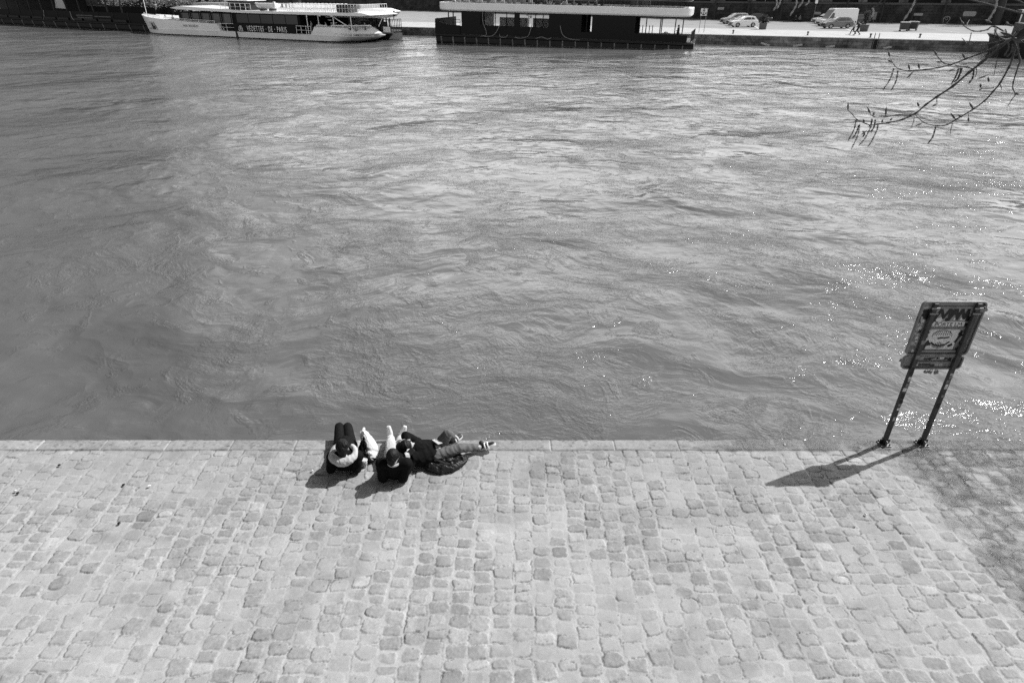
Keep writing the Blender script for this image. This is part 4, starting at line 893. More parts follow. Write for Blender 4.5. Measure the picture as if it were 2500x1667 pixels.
planter(1861, 72.5, 'planter with a dense dark shrub right of the white crossover', 5); planter(2108, 77.5, 'planter with a spiky shrub behind the two walkers', 9, -.2, 1.12)
def bin_(px, py, lab, rz):
    p = ground(px, py, ZQ); root = thing('wheelie_bin', lab, 'bin', p, QF.ang+rz, 'large wheelie bins on the far quay')
    b = MB(); b.box((0, 0, .72), (1.15, .85, .95), taper=1.14); b.build('tub', mat('bin_plastic', .03, .5), root, bevel=.03)
    b = MB(); rings = [[(x, (.54+.0*x)*math.cos(R(a)), 1.2+.16*math.sin(R(a))) for a in range(0, 181, 20)] for x in (-.68, .68)]; b.loft(rings); b.build('lid', mat('bin_lid', .30, .3), root, smooth=True)
    for x in (-.5, .5):
        for y in (-.36, .36):
            b = MB(); b.lathe([(.10, -.03), (.10, .03)], (x, y, .10), 12, 'y'); b.box((x, y, .2), (.05, .06, .14)); b.build('wheel', M_SOLE, root)
    for s_ in (-1, 1):
        b = MB(); b.tube([(s_*.66, -.3, 1.05), (s_*.76, -.25, 1.08), (s_*.76, .25, 1.08), (s_*.66, .3, 1.05)], .025, 6); b.build('handle', M_STEEL, root)
bin_(2205, 77, 'left wheelie bin with a pale lid on the far quay', .05); bin_(2227, 75.5, 'right wheelie bin turned slightly on the far quay', -.30)
def bollard(px, py, lab):
    p = ground(px, py, ZQ); o = MB(); o.lathe([(.17, 0), (.15, .05), (.10, .10), (.095, .32), (.16, .40), (.17, .46), (.12, .52), (0, .53)], n=12); ob = o.build('bollard', M_STEEL, smooth=True); ob.location = p; tag(ob, lab, 'bollard', 'mooring bollards on the far quay edge')
for px, py, lab in ((1789.5, 83, 'mooring bollard below the white crossover'), (1971.5, 87, 'mooring bollard below the white van'), (2124.5, 92.5, 'mooring bollard just left of the quay ladder'), (2245, 93, 'mooring bollard right of the wheelie bins')): bollard(px, py, lab)
def ladder(px, lab):
    x, _ = QF(px, 95); root = thing('quay_ladder', lab, 'ladder', qpt(x, 0, ZQ), QF.ang)
    for s_ in (-.26, .26):
        b = MB(); b.tube([(s_, -.06, -1.5), (s_, -.06, .25), (s_, .05, .62), (s_, .3, .68), (s_, .45, .4), (s_, .48, .02)], .035, 8); b.build('rail', mat('ladder_steel', .2, .5, .5), root, smooth=True)
    for k in range(6):
        b = MB(); b.tube([(-.26, -.06, -1.35+.25*k), (.26, -.06, -1.35+.25*k)], .02, 6); b.build('rung', M_STEEL, root)
    b = MB(); b.box((0, -.008, -.75), (.75, .02, 1.4)); b.build('recess_shade', M_DARKIN, root)  # flat dark plate, its colour stands in for a shaded hollow
ladder(2140, 'steel ladder with curved handrails on the far quay wall')
def fender(p0, p1, lab):
    def fp(px, py): x, z = QF(px, py); return x, z
    (xa, za), (xb, zb) = fp(*p0), fp(*p1); root = thing('timber_fender', lab, 'timber', qpt((xa+xb)/2, -.25, (za+zb)/2), QF.ang, 'pale timbers at the foot of the quay wall')
    d = Vector((xb-xa, 0, zb-za)); b = MB(); b.tube([-d/2, d/2], .16, 10); b.build('log', mat('pale_timber', .42, .8, var=.2), root)
for a_, c_, lab in (((1858, 106), (1879, 112), 'pale timber sloping down to the right at the quay foot, leftmost'), ((1936, 113.5), (1959, 109.5), 'pale timber rising right at the quay foot below the van'), ((2015, 116), (2038, 113), 'pale timber at the quay foot left of the ladder'), ((2156, 118.5), (2176, 115), 'pale timber at the quay foot right of the ladder')): fender(a_, c_, lab)
# ------------------------------------------------------------------ vehicles
M_TYRE = mat('tyre', .02, .8); M_WHEEL = mat('alloy_rim', .32, .35, .6); M_GLZ = mat('car_glass', .015, .06, spec=.7); M_LAMP = mat('lamp_lens', .6, .1); M_TRIM = mat('black_trim', .02, .5)
def paint(name, g): 
    t = NT(name); t.bsdf(g, .28, .5).inputs['Coat Weight'].default_value = .6; return t.m
def car(name, label, loc, heading, body, L=4.3, W=1.78, H=1.6, kind='suv', group='vehicles parked on the far quay'):
    """nose towards +x"""
    root = thing(name, label, 'van' if kind == 'van' else 'car', loc, heading, group)
    h = L/2; cl = .20
    if kind == 'van':
        low = [(-h, .35), (-h, 1.1), (h-1.35, 1.1), (h-.9, 1.08), (h-.18, .95), (h, .72), (h, .32)]; top = [(-h+.02, 1.1), (-h+.08, H-.12), (-h+.3, H), (h-2.3, H), (h-2.0, H-.06), (h-1.02, 1.1)]; inset = .10
    elif kind == 'saloon':
        low = [(-h, .45), (-h+.05, .88), (-h+.8, .96), (h-1.5, .94), (h-.5, .82), (h-.05, .66), (h, .35)]; top = [(-h+.55, .94), (-h+1.15, H-.08), (-h+1.9, H), (h-2.3, H-.03), (h-1.35, .92)]; inset = .22
    elif kind == 'hatch':
        low = [(-h, .4), (-h, .95), (-h+.3, 1.0), (h-1.2, .95), (h-.4, .85), (h-.04, .65), (h, .35)]; top = [(-h+.08, .98), (-h+.45, H-.06), (-h+.9, H), (h-2.0, H-.05), (h-1.1, .94)]; inset = .20
    else:
        low = [(-h, .48), (-h-.02, .95), (-h+.25, 1.08), (h-1.25, 1.04), (h-.45, .96), (h-.06, .78), (h, .42)]; top = [(-h+.12, 1.06), (-h+.55, H-.08), (-h+1.0, H), (h-2.15, H-.03), (h-1.2, 1.03)]; inset = .20
    wx = (h-.85, -h+.82); wr = .35 if kind in ('suv', 'van') else .32
    # lower shell with cut wheel arches
    poly = [(-h+.02, cl+.08)]
    for x in (wx[1], wx[0]):
        poly += [(x+(wr+.06)*math.cos(R(a)), max(cl, wr+(wr+.06)*math.sin(R(a)))) for a in range(200, -21, -20)]
    poly += [(h-.05, cl+.05)]; poly = poly + low[::-1]
    b = MB(); k = len(poly); rings = []
    for y, s_ in ((-W/2, .0), (-W/2+.09, 1), (W/2-.09, 1), (W/2, .0)):
        rings.append([(x*(1 if s_ else .985), y, z if (s_ or z < .6) else z-.05) for x, z in poly])
    vs = [p for r_ in rings for p in r_]; fs = []
    for i in range(3):
        for j in range(k): fs.append((i*k+j, i*k+(j+1) % k, (i+1)*k+(j+1) % k, (i+1)*k+j))
    fs.append(tuple(range(k))); fs.append(tuple(range(4*k-1, 3*k-1, -1))); b.add(vs, fs)
    bd = b.build('body', body, root, smooth=True, angle=35)
    b = MB(); n = len(top); w0, w1 = W/2-.05, W/2-inset
    zt = max(z for x, z in top); zb = min(z for x, z in top)
    def wy(z): return w0+(w1-w0)*(z-zb)/(zt-zb)
    b.loft([[(x, -wy(z), z-.02 if z == zb else z) for x, z in top], [(x, -wy(z)+.08, z+(.04 if z > zt-.15 else 0)) for x, z in top], [(x, wy(z)-.08, z+(.04 if z > zt-.15 else 0)) for x, z in top], [(x, wy(z), z-.02 if z == zb else z) for x, z in top]])
    b.build('cabin', body, root, smooth=True, angle=35)
    def side_pane(poly, s_, nm='window'):
        b = MB(); b.loft([[(x, s_*(wy(z)+.004), z) for x, z in poly], [(x, s_*(wy(z)-.03), z) for x, z in poly]]); return b.build(nm, M_GLZ, root)
    xf0, zf0 = top[-1]; xf1, zf1 = top[-2]; xr0, zr0 = top[0]; xr1, zr1 = top[1]
    for s_ in (-1, 1):
        if kind == 'van':
            side_pane([(h-2.05, 1.2), (h-1.22, 1.14), (h-1.72, H-.62), (h-2.05, H-.62)], s_)
        else:
            m_ = (xf1+xr1)/2-.1; zt_ = H-.15; zl = zf0+.06
            side_pane([(m_+.04, zl), (xf0-.22, zl), (xf1-.12, zt_), (m_+.04, zt_)], s_); side_pane([(xr0+.42, zl+.02), (m_-.04, zl), (m_-.04, zt_), (xr1+.3, zt_-.02)], s_)
    def cross_pane(x0, z0, x1, z1, nm, off):
        b = MB(); f0, f1 = .08, .9; xa, za = x0+(x1-x0)*f0, z0+(z1-z0)*f0; xb, zb_ = x0+(x1-x0)*f1, z0+(z1-z0)*f1; wa, wb_ = wy(za)-.1, wy(zb_)-.1
        b.loft([[(xa+off, -wa, za), (xa+off, wa, za), (xb+off, wb_, zb_), (xb+off, -wb_, zb_)], [(xa-off, -wa, za), (xa-off, wa, za), (xb-off, wb_, zb_), (xb-off, -wb_, zb_)]]); b.build(nm, M_GLZ, root)
    cross_pane(xf0, zf0, xf1, zf1, 'windscreen', .03)
    if kind != 'van': cross_pane(xr0, zr0, xr1, zr1, 'rear_window', -.03)
    for x in wx:
        for s_ in (-1, 1):
            b = MB(); b.lathe([(.02, -.09), (wr-.04, -.10), (wr, -.06), (wr, .06), (wr-.04, .10), (.02, .09)], (x, s_*(W/2-.12), wr), 18, 'y'); w = b.build('wheel', M_TYRE, root, smooth=True)
            b = MB(); b.lathe([(.0, -.012), (wr*.62, -.012), (wr*.62, .012), (0, .012)], (x, s_*(W/2-.015), wr), 14, 'y'); b.build('rim', M_WHEEL, w)
    for s_ in (-1, 1):
        b = MB(); b.ell((h-.12, s_*(W/2-.30), .74 if kind != 'van' else .85), (.12, .20, .09), 10, 6); b.build('headlight', M_LAMP, root, smooth=True)
        b = MB(); b.ell((-h+.05, s_*(W/2-.16), .95), (.07, .12, .16), 10, 6); b.build('tail_light', mat('tail_lens', .06, .2), root, smooth=True)
        b = MB(); b.ell((xf0-.35, s_*(W/2+.08), zf0+.06), (.08, .12, .08), 10, 6); b.build('mirror', body, root, smooth=True)
    b = MB(); b.box((h-.01, 0, .52), (.05, W*.55, .22)); b.build('grille', M_TRIM, root, bevel=.01)
    b = MB(); b.box((0, 0, cl+.06), (L*.52, W-.02, .10)); b.box((h-.12, 0, cl+.09), (.26, W-.12, .12)); b.box((-h+.12, 0, cl+.12), (.26, W-.12, .16)); b.build('sill', M_TRIM, root, bevel=.01)
    for s_ in (-1, 1):
        b = MB(); b.box((-.05, s_*(W/2+.004), .86), (.16, .02, .03)); b.build('door_handle', M_TRIM, root)
    root.scale = (1.1, 1.1, 1.06)
    return root
P_WHITE, P_SILVER, P_GREY, P_BLACK = paint('white_car_paint', .78), paint('silver_car_paint', .36), paint('grey_car_paint', .14), paint('black_car_paint', .012)
HD = math.pi + R(6)
def park(px, py): q = ground(px, py, ZQ); return (q.x, q.y, ZQ)
car('parked_car', 'white compact crossover parked at the front left of the far quay', park(1813, 66.5), HD, P_WHITE, 4.2, 1.78, 1.58)
car('parked_car', 'pale estate car half hidden behind the white crossover', park(1793, 58.8), HD+.05, P_SILVER, 4.75, 1.82, 1.68)
car('parked_car', 'dark car squeezed between the white crossover and the pale estate', park(1806, 62.6), HD, P_GREY, 4.3, 1.75, 1.46, 'hatch')
car('parked_car', 'black saloon parked behind the shrub planter, nose to the right', park(1848, 55.0), .1, P_BLACK, 4.9, 1.84, 1.5, 'saloon')
car('parked_car', 'white hatchback showing behind the front of the white van', park(2010, 57.5), HD+.1, P_WHITE, 4.0, 1.72, 1.52, 'hatch')
car('parked_van', 'white high-roofed panel van parked on the far quay', park(2038, 64.0), HD, P_WHITE, 6.1, 2.05, 2.62, 'van')
car('parked_car', 'grey crossover parked in front of the white van', park(2040, 70.0), HD, P_GREY, 4.4, 1.82, 1.62)
car('parked_car', 'dark car with pale roof edge behind the back of the white van', park(2082, 60.5), HD, P_BLACK, 4.3, 1.8, 1.58)
# ------------------------------------------------------------------ small figures
def figure(label, loc, rz, pose, mats, name='person', group=None, scale=1.0):
    """standing, walking or seated figure facing +y; continuous body with clothes over it"""
    root = thing(name, label, 'person', (0, 0, 0), 0, group); top_m, leg_m, hair_m = mats
    hz = .92 if pose != 'sit' else .48
    hips = [Vector((s_*.10, 0, hz)) for s_ in (-1, 1)]
    if pose == 'walk': knees = [Vector((-.10, .24, .52)), Vector((.10, -.06, .50))]; ank = [Vector((-.10, .34, .10)), Vector((.10, -.42, .16))]
    elif pose == 'sit': knees = [Vector((s_*.12, .42, .50)) for s_ in (-1, 1)]; ank = [Vector((s_*.12, .42, .09)) for s_ in (-1, 1)]
    else: knees = [Vector((s_*.10, .03, .50)) for s_ in (-1, 1)]; ank = [Vector((s_*.11, -.02, .09)) for s_ in (-1, 1)]
    sh = [Vector((s_*.19, 0, hz+.50)) for s_ in (-1, 1)]; hd = Vector((0, .02, hz+.74))
    if pose == 'walk': el = [Vector((-.26, -.12, hz+.23)), Vector((.26, .10, hz+.23))]; wr = [Vector((-.25, -.10, hz+.0)), Vector((.24, .26, hz+.06))]
    elif pose == 'sit': el = [Vector((s_*.25, .06, hz+.23)) for s_ in (-1, 1)]; wr = [Vector((s_*.14, .28, hz+.14)) for s_ in (-1, 1)]
    else: el = [Vector((-.25, -.02, hz+.22)), Vector((.25, .02, hz+.22))]; wr = [Vector((-.24, .06, hz-.02)), Vector((.12, .22, hz+.22))]
    b = MB(); head(b, hd, (0, 1, 0), (0, 0, 1)); cap(b, hd-Vector((0, .02, .08)), .05, hd-Vector((0, .02, .26)), .06); cap(b, (0, 0, hz), .11, (0, 0, hz+.42), .12); cap(b, sh[0], .05, sh[1], .05)
    for i in (0, 1): chain(b, [hips[i], knees[i], ank[i]], [.085, .055, .04]); chain(b, [sh[i], el[i], wr[i]], [.048, .04, .028]); hand(b, wr[i], wr[i]-el[i], (0, 1, 0), 1.0, .3, 1 if i else -1); cap(b, ank[i]+Vector((0, -.03, -.04)), .04, ank[i]+Vector((0, .16, -.05)), .035)
    grow('body', b, M_SKIN, root, .016, 1)
    b = MB(); cap(b, (0, 0, hz-.06), .145, (0, 0, hz+.40), .155); cap(b, (-.07, 0, hz+.42), .12, (.07, 0, hz+.42), .12); cap(b, sh[0], .075, sh[1], .075)
    for i in (0, 1): chain(b, [sh[i], el[i], el[i]+(wr[i]-el[i])*.85], [.072, .062, .045])
    grow('jacket', b, top_m, root, .018, 2)
    b = MB(); cap(b, hips[0], .115, hips[1], .115)
    for i in (0, 1): chain(b, [hips[i], knees[i], ank[i]+(knees[i]-ank[i])*.08], [.105, .075, .055])
    grow('trousers', b, leg_m, root, .018, 2)
    for i in (0, 1):
        b = MB(); cap(b, ank[i]+Vector((0, -.03, -.045)), .048, ank[i]+Vector((0, .17, -.055)), .04); grow('shoe', b, M_SOLE, root, .014, 1)
    b = MB(); b.ell(hd+Vector((0, -.02, .04)), (.085, .10, .095), 12, 8); cap(b, hd+Vector((0, -.06, 0)), .07, hd+Vector((0, -.07, -.12)), .05); grow('hair', b, hair_m, root, .014, 1)
    root.location = loc; root.rotation_euler = (0, 0, rz); root.scale = (scale,)*3
    return root
M_COATP = mat('pale_coat', .38, .8); M_COATM = mat('mid_coat', .16, .8); M_COATD = mat('dark_coat', .02, .8)
q = ground(2081, 85.0, ZQ); figure('walker in a pale coat striding left along the far quay edge', q, math.pi/2+QF.ang, 'walk', (M_COATP, M_TROU, M_HAIR), group='pair walking on the far quay')
q = ground(2091, 87.0, ZQ); figure('walker in dark clothes striding beside the one in the pale coat', q, math.pi/2+QF.ang+.1, 'walk', (M_COATD, M_TROU, M_HAIR), group='pair walking on the far quay', scale=1.03)
q = ground(1941, 53.5, ZQ); figure('person in dark clothes sitting at the foot of the dark wall', q-Vector((0, 0, .2)), math.pi*.9, 'sit', (M_COATD, M_TROU, M_HAIR)); 
q = ground(1951, 53.8, ZQ); figure('person in a paler grey jacket sitting beside the dark-clothed one at the wall', q-Vector((0, 0, .2)), math.pi*1.05, 'sit', (M_COATM, M_TROU, M_HAIR))
b = MB(); b.box((0, 0, .1), (2.6, .6, .2)); q = ground(1946, 53.2, ZQ); o = b.build('stone_step', M_RWALL, bevel=.02); o.location = (q.x, q.y+.1, ZQ); o.rotation_euler = (0, 0, QF.ang); tag(o, 'low stone step under the two people at the wall', 'step')
# ------------------------------------------------------------------ boats
M_HULLW = mat('white_hull_paint', .80, .35, var=.06, scale=.6); M_HULLD = mat('black_hull_paint', .009, .55, spec=.3, var=.4, scale=1.2); M_DECKG = mat('deck_grey', .16, .8); M_BDARK = mat('dark_cladding', .006, .6, spec=.2, var=.3, scale=2); M_BDARK2 = mat('dark_panel', .022, .6, spec=.25, var=.3, scale=2)
def clear_glass(name, dark):
    t = NT(name); g = t.n('BsdfGlossy'); g.inputs['Roughness'].default_value = .03; g.inputs['Color'].default_value = (.8, .8, .8, 1); tr = t.n('BsdfTransparent'); tr.inputs['Color'].default_value = (dark, dark, dark, 1)
    lw = t.n('LayerWeight'); lw.inputs['Blend'].default_value = .35; mx = t.n('MixShader'); t.l(lw.outputs['Fresnel'], mx.inputs[0]); t.l(tr.outputs[0], mx.inputs[1]); t.l(g.outputs[0], mx.inputs[2]); t.l(mx.outputs[0], t.out.inputs[0]); return t.m
M_CLEAR = clear_glass('clear_glass', .86); M_TINT = clear_glass('tinted_glass', .35)
def outline(xb, xs, hb, yc, bow=9.0, stern=7.0, tip=.12, n=12):
    pts = []
    for i in range(n+1): t = i/n; pts.append((xb+bow*t, yc-hb*(1-(1-t)**2.0)**.8))
    for i in range(1, n+1): t = i/n; pts.append((xs-stern+stern*t, yc-hb*(1-(1-tip)*t**2.6)))
    return pts+[(x, 2*yc-y) for x, y in reversed(pts[1:])]
def rail_run(root, pts, h, r=.025, every=1.6, name='railing', m=None, mid=True):
    b = MB(); top = [Vector(p)+Vector((0, 0, h)) for p in pts]; b.tube(top, r, 6)
    if mid: b.tube([Vector(p)+Vector((0, 0, h*.5)) for p in pts], r*.7, 5)
    for p, q in zip(pts[:-1], pts[1:]):
        p, q = Vector(p), Vector(q); k = max(1, int((q-p).length/every))
        for i in range(k+1): c = p.lerp(q, i/k); b.tube([c, c+Vector((0, 0, h))], r, 5)
    return b.build(name, m or M_HULLW, root)
# white passenger boat
VF = Upright(ground(363, 83, ZW), ground(880, 107, ZW))
def tour_boat():
    root = thing('tour_boat', 'long white river tour boat with a dark lettered banner along its side', 'boat', (VF.A.x, VF.A.y, ZW), VF.ang)
    yc, hb = 3.75, 3.75
    b = MB(); b.loft([[(x, y, -.5) for x, y in outline(-4.0, 46, hb-.3, yc, stern=5.5, tip=.38)], [(x, y, .12) for x, y in outline(-4.3, 47, hb-.05, yc, stern=5.5, tip=.38)]]); b.build('boot_top', M_HULLD, root)
    b = MB(); b.loft([[(x, y, .12) for x, y in outline(-4.3, 47, hb-.04, yc, stern=5.5, tip=.38)], [(x, y, .45) for x, y in outline(-4.4, 48.2, hb, yc, stern=5.5, tip=.38)], [(x, y, .82) for x, y in outline(-4.55, 49.4, hb+.03, yc, stern=5.5, tip=.38)]]); b.build('hull', M_HULLW, root, smooth=True, angle=30)
    b = MB(); b.loft([[(x, y, .82) for x, y in outline(-4.55, 49.4, hb+.10, yc, stern=5.5, tip=.38)], [(x, y, .93) for x, y in outline(-4.6, 49.6, hb+.10, yc, stern=5.5, tip=.38)]]); b.build('rubbing_strake', M_HULLW, root)
    def sheer(x): t = max(0, min(1, (18.5-x)/23.5)); return 2.0+1.0*t**1.5
    lo = [(x, y) for x, y in outline(-4.62, 60, hb+.02, yc, bow=9.5) if x < 18]; k = len(lo)//2
    def half(xb, xe, off): 
        o = outline(xb, 60, hb+off, yc, bow=9.5, n=14); cam_side = [p for p in o[:len(o)//2] if p[0] <= 5.5]; xs_ = [5.5+(xe-5.5)*i/10 for i in range(1, 11)]
        return cam_side+[(x, yc-hb-off) for x in xs_]
    a0, a1 = half(-4.62, 19.0, .02), half(-5.45, 18.4, .06)
    def closed(a, z): return [(x, y, z(x)) for x, y in a]+[(x, 2*yc-y, z(x)) for x, y in reversed(a[1:])]
    b = MB(); b.loft([closed(a0, lambda x: .93), closed([((p[0]+q[0])/2, (p[1]+q[1])/2) for p, q in zip(a0, a1)], lambda x: (.93+sheer(x))/2), closed(a1, sheer)]); b.build('bow_bulwark', M_HULLW, root, smooth=True, angle=30)
    rings = []
    for z, xs, x0 in ((.93, 49.2, 39.1), (1.23, 50.5, 39.4), (1.95, 48.6, 40.0), (2.08, 47.6, 40.1)):
        o = [p for p in outline(20, xs, hb+.03, yc, stern=7.5, n=14) if True]; h_ = [p for p in o[:len(o)//2+1] if p[0] > 42.8]; h_ = [(x0, yc-hb-.03)]+h_; m_ = 15; rings.append((h_, z))
    nmin = min(len(r_[0]) for r_ in rings); b = MB(); b.loft([[(x, y, z) for x, y in r_[:nmin-1]+[r_[-1]]]+[(x, 2*yc-y, z) for x, y in reversed(r_[:nmin-1])] for r_, z in rings]); b.build('stern_bulwark', M_HULLW, root, smooth=True, angle=30)
    b = MB(); b.box((22, yc, .9), (44, 6.6, .12)); b.build('deck', M_DECKG, root)
    # saloon
    b = MB(); b.box((22.2, yc, 2.3), (28.2, 5.6, 2.68)); b.build('saloon_core', M_BDARK, root)
    for i in range(5):
        b = MB(); x = 10.0+2.55*i; b.box((x, .90, 2.75), (2.2, .05, 1.45)); b.build('window', M_TINTW, root, bevel=.01)
    for i in range(5):
        b = MB(); x = 23.7+2.75*i; b.box((x, .90, 2.85), (2.62, .05, 1.3)); b.build('window', M_GLZ, root, bevel=.01)
    for i in range(7):
        b = MB(); x = 8.7+2.55*i if i < 6 else 36.3; b.box((x, .55, 2.3), (.10, .10, 2.75)); b.build('window_post', M_BDARK, root)
    prof = [(7.0, 4.22), (9.05, 4.0), (24.9, 3.68), (49.2, 3.6), (50.9, 3.76), (49.4, 4.02), (24.9, 4.02), (9.7, 4.52)]
    b = MB(); b.prism(prof, .25, 7.2); b.build('roof', M_HULLW, root, bevel=.04)
    for x in (11.6, 14.6, 17.6, 22.4, 41.2, 43.6):
        b = MB(); b.box((x, .2, 3.98-(x-9)*.011), (.35, .10, .28)); b.build('roof_light', M_WHITE, root, bevel=.02)
    for x in (38.3, 40.6, 43.6, 47.0):
        b = MB(); b.tube([(x, .45, .9), (x, .45, 3.65)], .06, 8); b.build('roof_post', M_HULLW, root)
    # dark banner with the lettering
    b = MB(); b.box((29.3, -.03, 1.50), (13.7, .10, 1.26)); ban = b.build('banner', M_BDARK, root)
    write('VEDETTES · DE · PARIS', 1.12, M_PAPER[3], ban, facing(29.85, -.09, 1.10), 'lettering', .008, 1.28, sx=.62)
    b = MB(); b.tube([(24.0+.42*math.cos(R(a)), -.10, 1.2+.62*math.sin(R(a))) for a in range(0, 181, 20)], .04, 6); b.tube([(23.5, -.10, 1.16), (24.5, -.10, 1.16)], .04, 6); b.tube([(24.0, -.10, 1.16), (24.0, -.10, 1.8)], .035, 6); b.tube([(23.7, -.10, 1.45), (24.3, -.10, 1.45)], .03, 6); b.build('emblem', M_PAPER[3], ban)
    b = MB(); b.box((22.85, -.10, .5), (.32, .12, 1.2)); b.build('fender_strip', M_SOLE, root)
    write('PARIS TROCADERO', .50, M_PAPER[5], root, facing(11.9, -.10, 1.38), 'boat_name', .01, 1.25, sx=.72)
    # anchor recess near the stem
    b = MB(); b.add([(.1, .62, 1.95), (1.9, .15, 1.95), (2.9, -.02, .75), (.9, .42, .75)], [(0, 1, 2, 3)]); o = b.build('anchor_pocket', mat('recess_paint', .45, .5), root); o.location.y = -.10
    b = MB(); b.box((1.9, .14, 1.05), (.9, .14, .5), R(-16)); b.tube([(1.6, .20, 1.15), (1.4, .22, 1.75)], .10, 6); o = b.build('anchor', M_BLACK, root); o.location.y = -.10
    rail_run(root, [(-3.0, 2.2, 2.75), (0, .75, 2.6), (4, .15, 2.42)], .55, .05, 1.4); rail_run(root, [(5.5, .15, 2.3), (12, .12, 2.1), (17.8, .12, 2.0)], .42, .04, 1.6); rail_run(root, [(18.8, .05, .93), (22.4, .05, .93)], 1.15, .035, 1.8); rail_run(root, [(36.2, .05, .93), (39.2, .05, .93)], 1.15, .035, 1.0); rail_run(root, [(40.4, .1, 2.08), (42.4, .1, 2.08)], .2, .05, 2); rail_run(root, [(43.4, .1, 2.08), (47.4, .7, 2.08), (48.6, 3, 2.08)], .22, .07, 2, mid=False)
    b = MB(); b.tube([(-3.4, 3.0, 2.8), (-3.5, 3.1, 6.0)], .05, 6); b.build('flagstaff', M_HULLW, root)
    # upper deck
    rail_run(root, [(19.5, .5, 4.05), (26.5, .5, 4.0)], 1.05, .035, 1.1); rail_run(root, [(32.8, .4, 4.02), (49.0, .4, 4.02), (49.0, 6.8, 4.02)], 1.1, .03, .55)
    b = MB(); b.box((45.5, 1.6, 4.55), (3.2, .9, 1.0)); b.build('stair_hood', M_BDARK2, root, bevel=.03)
    b = MB(); b.box((46.6, .42, 4.5), (4.2, .03, .85)); b.build('rail_screen', M_CLEAR, root)
    for i in range(6):
        b = MB(); b.box((41.6+.42*i, 1.8, 3.35-.40*i), (.45, 1.0, .06)); b.build('step', M_HULLW, root)
    b = MB(); b.tube([(42.9, .9, 3.6), (46.3, .9, 2.0)], .07, 6); b.build('handrail', M_HULLW, root)
    b = MB(); b.box((22.6, 3.2, 4.7), (4.5, 3.5, 1.35)); b.build('wheelhouse', M_BDARK2, root, bevel=.05); b = MB(); b.box((22.6, 3.2, 5.44), (5.2, 4.1, .12)); b.build('wheelhouse_roof', M_HULLW, root, bevel=.03)
    b = MB(); b.tube([(48.9, 4.5, 2.1), (50.2, 5.2, 4.6)], .05, 6); b.build('ensign_staff', M_HULLW, root)
    return root
M_TINTW = mat('reflective_window', .07, .05, spec=.9)
boat = tour_boat()
VM = Matrix.Translation((VF.A.x, VF.A.y, ZW)) @ Matrix.Rotation(VF.ang, 4, 'Z')
def on_boat(x, y, z): return VM @ Vector((x, y, z))
def small_boat():
    root = thing('lifeboat', 'small white lifeboat on black chocks on the tour boat roof', 'boat', on_boat(29.4, 1.3, 4.05), VF.ang)
    rings = []
    for x, w, z0, z1 in ((-2.45, .12, .72, 1.12), (-1.9, .6, .45, 1.04), (-.8, .88, .28, .98), (.7, .9, .25, .96), (1.9, .78, .3, .98), (2.4, .62, .42, 1.0)):
        rings.append([(x, w*math.cos(R(a)), z1-(z1-z0)*abs(math.sin(R(a)))**.8) for a in range(180, 361, 15)])
    b = MB(); b.loft(rings, closed=True); b.build('hull', M_HULLW, root, smooth=True, angle=50)
    b = MB(); b.box((.05, 0, 1.03), (4.0, 1.4, .10)); b.build('cover', M_WHITE, root, bevel=.03); b = MB(); b.box((2.2, -.55, .85), (.35, .3, .9)); b.build('float', M_WHITE, root, bevel=.06)
    for x in (-.9, 1.1):
        b = MB(); b.box((x, 0, .14), (.45, 1.2, .26)); b.build('chock', M_BLACK, root)
small_boat()
def deck_chair():
    root = thing('deck_chair', 'white slatted chair on the upper deck of the tour boat', 'chair', (0, 0, 0), 0, 'white chairs on the upper deck')
    b = MB(); b.box((0, 0, .44), (.5, .46, .05)); b.build('seat', M_HULLW, root, bevel=.01)
    b = MB()
    for i in range(4): b.box((-.19+.127*i, .22+.0, .75), (.075, .04, .60))
    b.box((0, .23, 1.06), (.5, .05, .08)); b.build('backrest', M_HULLW, root)
    b = MB()
    for i in (-1, 1):
        for j in (-1, 1): b.tube([(i*.22, j*.2, 0), (i*.21, j*.19, .44)], .025, 6)
    b.build('frame', M_HULLW, root); return root
dc = deck_chair(); first = True
for r_ in range(3):
    for i in range(14):
        x = 33.2+.78*i+.12*r_; p = on_boat(x, 1.0+1.25*r_, 4.05); c = dc if first else copy_thing(dc)
        first = False; c.location = p; c.rotation_euler = (0, 0, VF.ang-math.pi/2+.15*math.sin(i*2.1+r_))
# passengers
fig1 = figure('passenger in a grey jacket at the stern rail of the tour boat, nearest the tip', on_boat(48.0, 2.4, .95), VF.ang+2.6, 'stand', (M_COATM, M_TROU, M_HAIR), group='passengers on the tour boat')
fig2 = figure('passenger in pale clothes standing between two others at the tour boat stern', on_boat(47.2, 1.3, .95), VF.ang+1.2, 'stand', (M_COATP, M_GREY, M_HAIR), group='passengers on the tour boat')
for src, x, y, rz, lab in ((fig1, 46.2, 1.0, .4, 'passenger in grey seen from behind just right of the last roof post'), (fig2, 41.6, .9, 2.0, 'pale passenger beside the stern stairs of the tour boat'), (fig1, 42.9, 1.1, 1.0, 'passenger in grey right of the stern stairs'), (fig1, 39.4, 1.8, 3.0, 'passenger in grey in the dark opening left of the stairs'), (fig2, 37.2, 2.4, 2.2, 'pale passenger deep inside the opening behind the banner end'), (fig2, 3.5, 1.6, 1.5, 'pale passenger on the fore deck of the tour boat'), (fig1, 6.0, 1.2, .3, 'passenger in grey on the fore deck by the saloon front')):
    copy_thing(src, on_boat(x, y, .95 if x > 20 else 1.25), VF.ang+rz, lab)
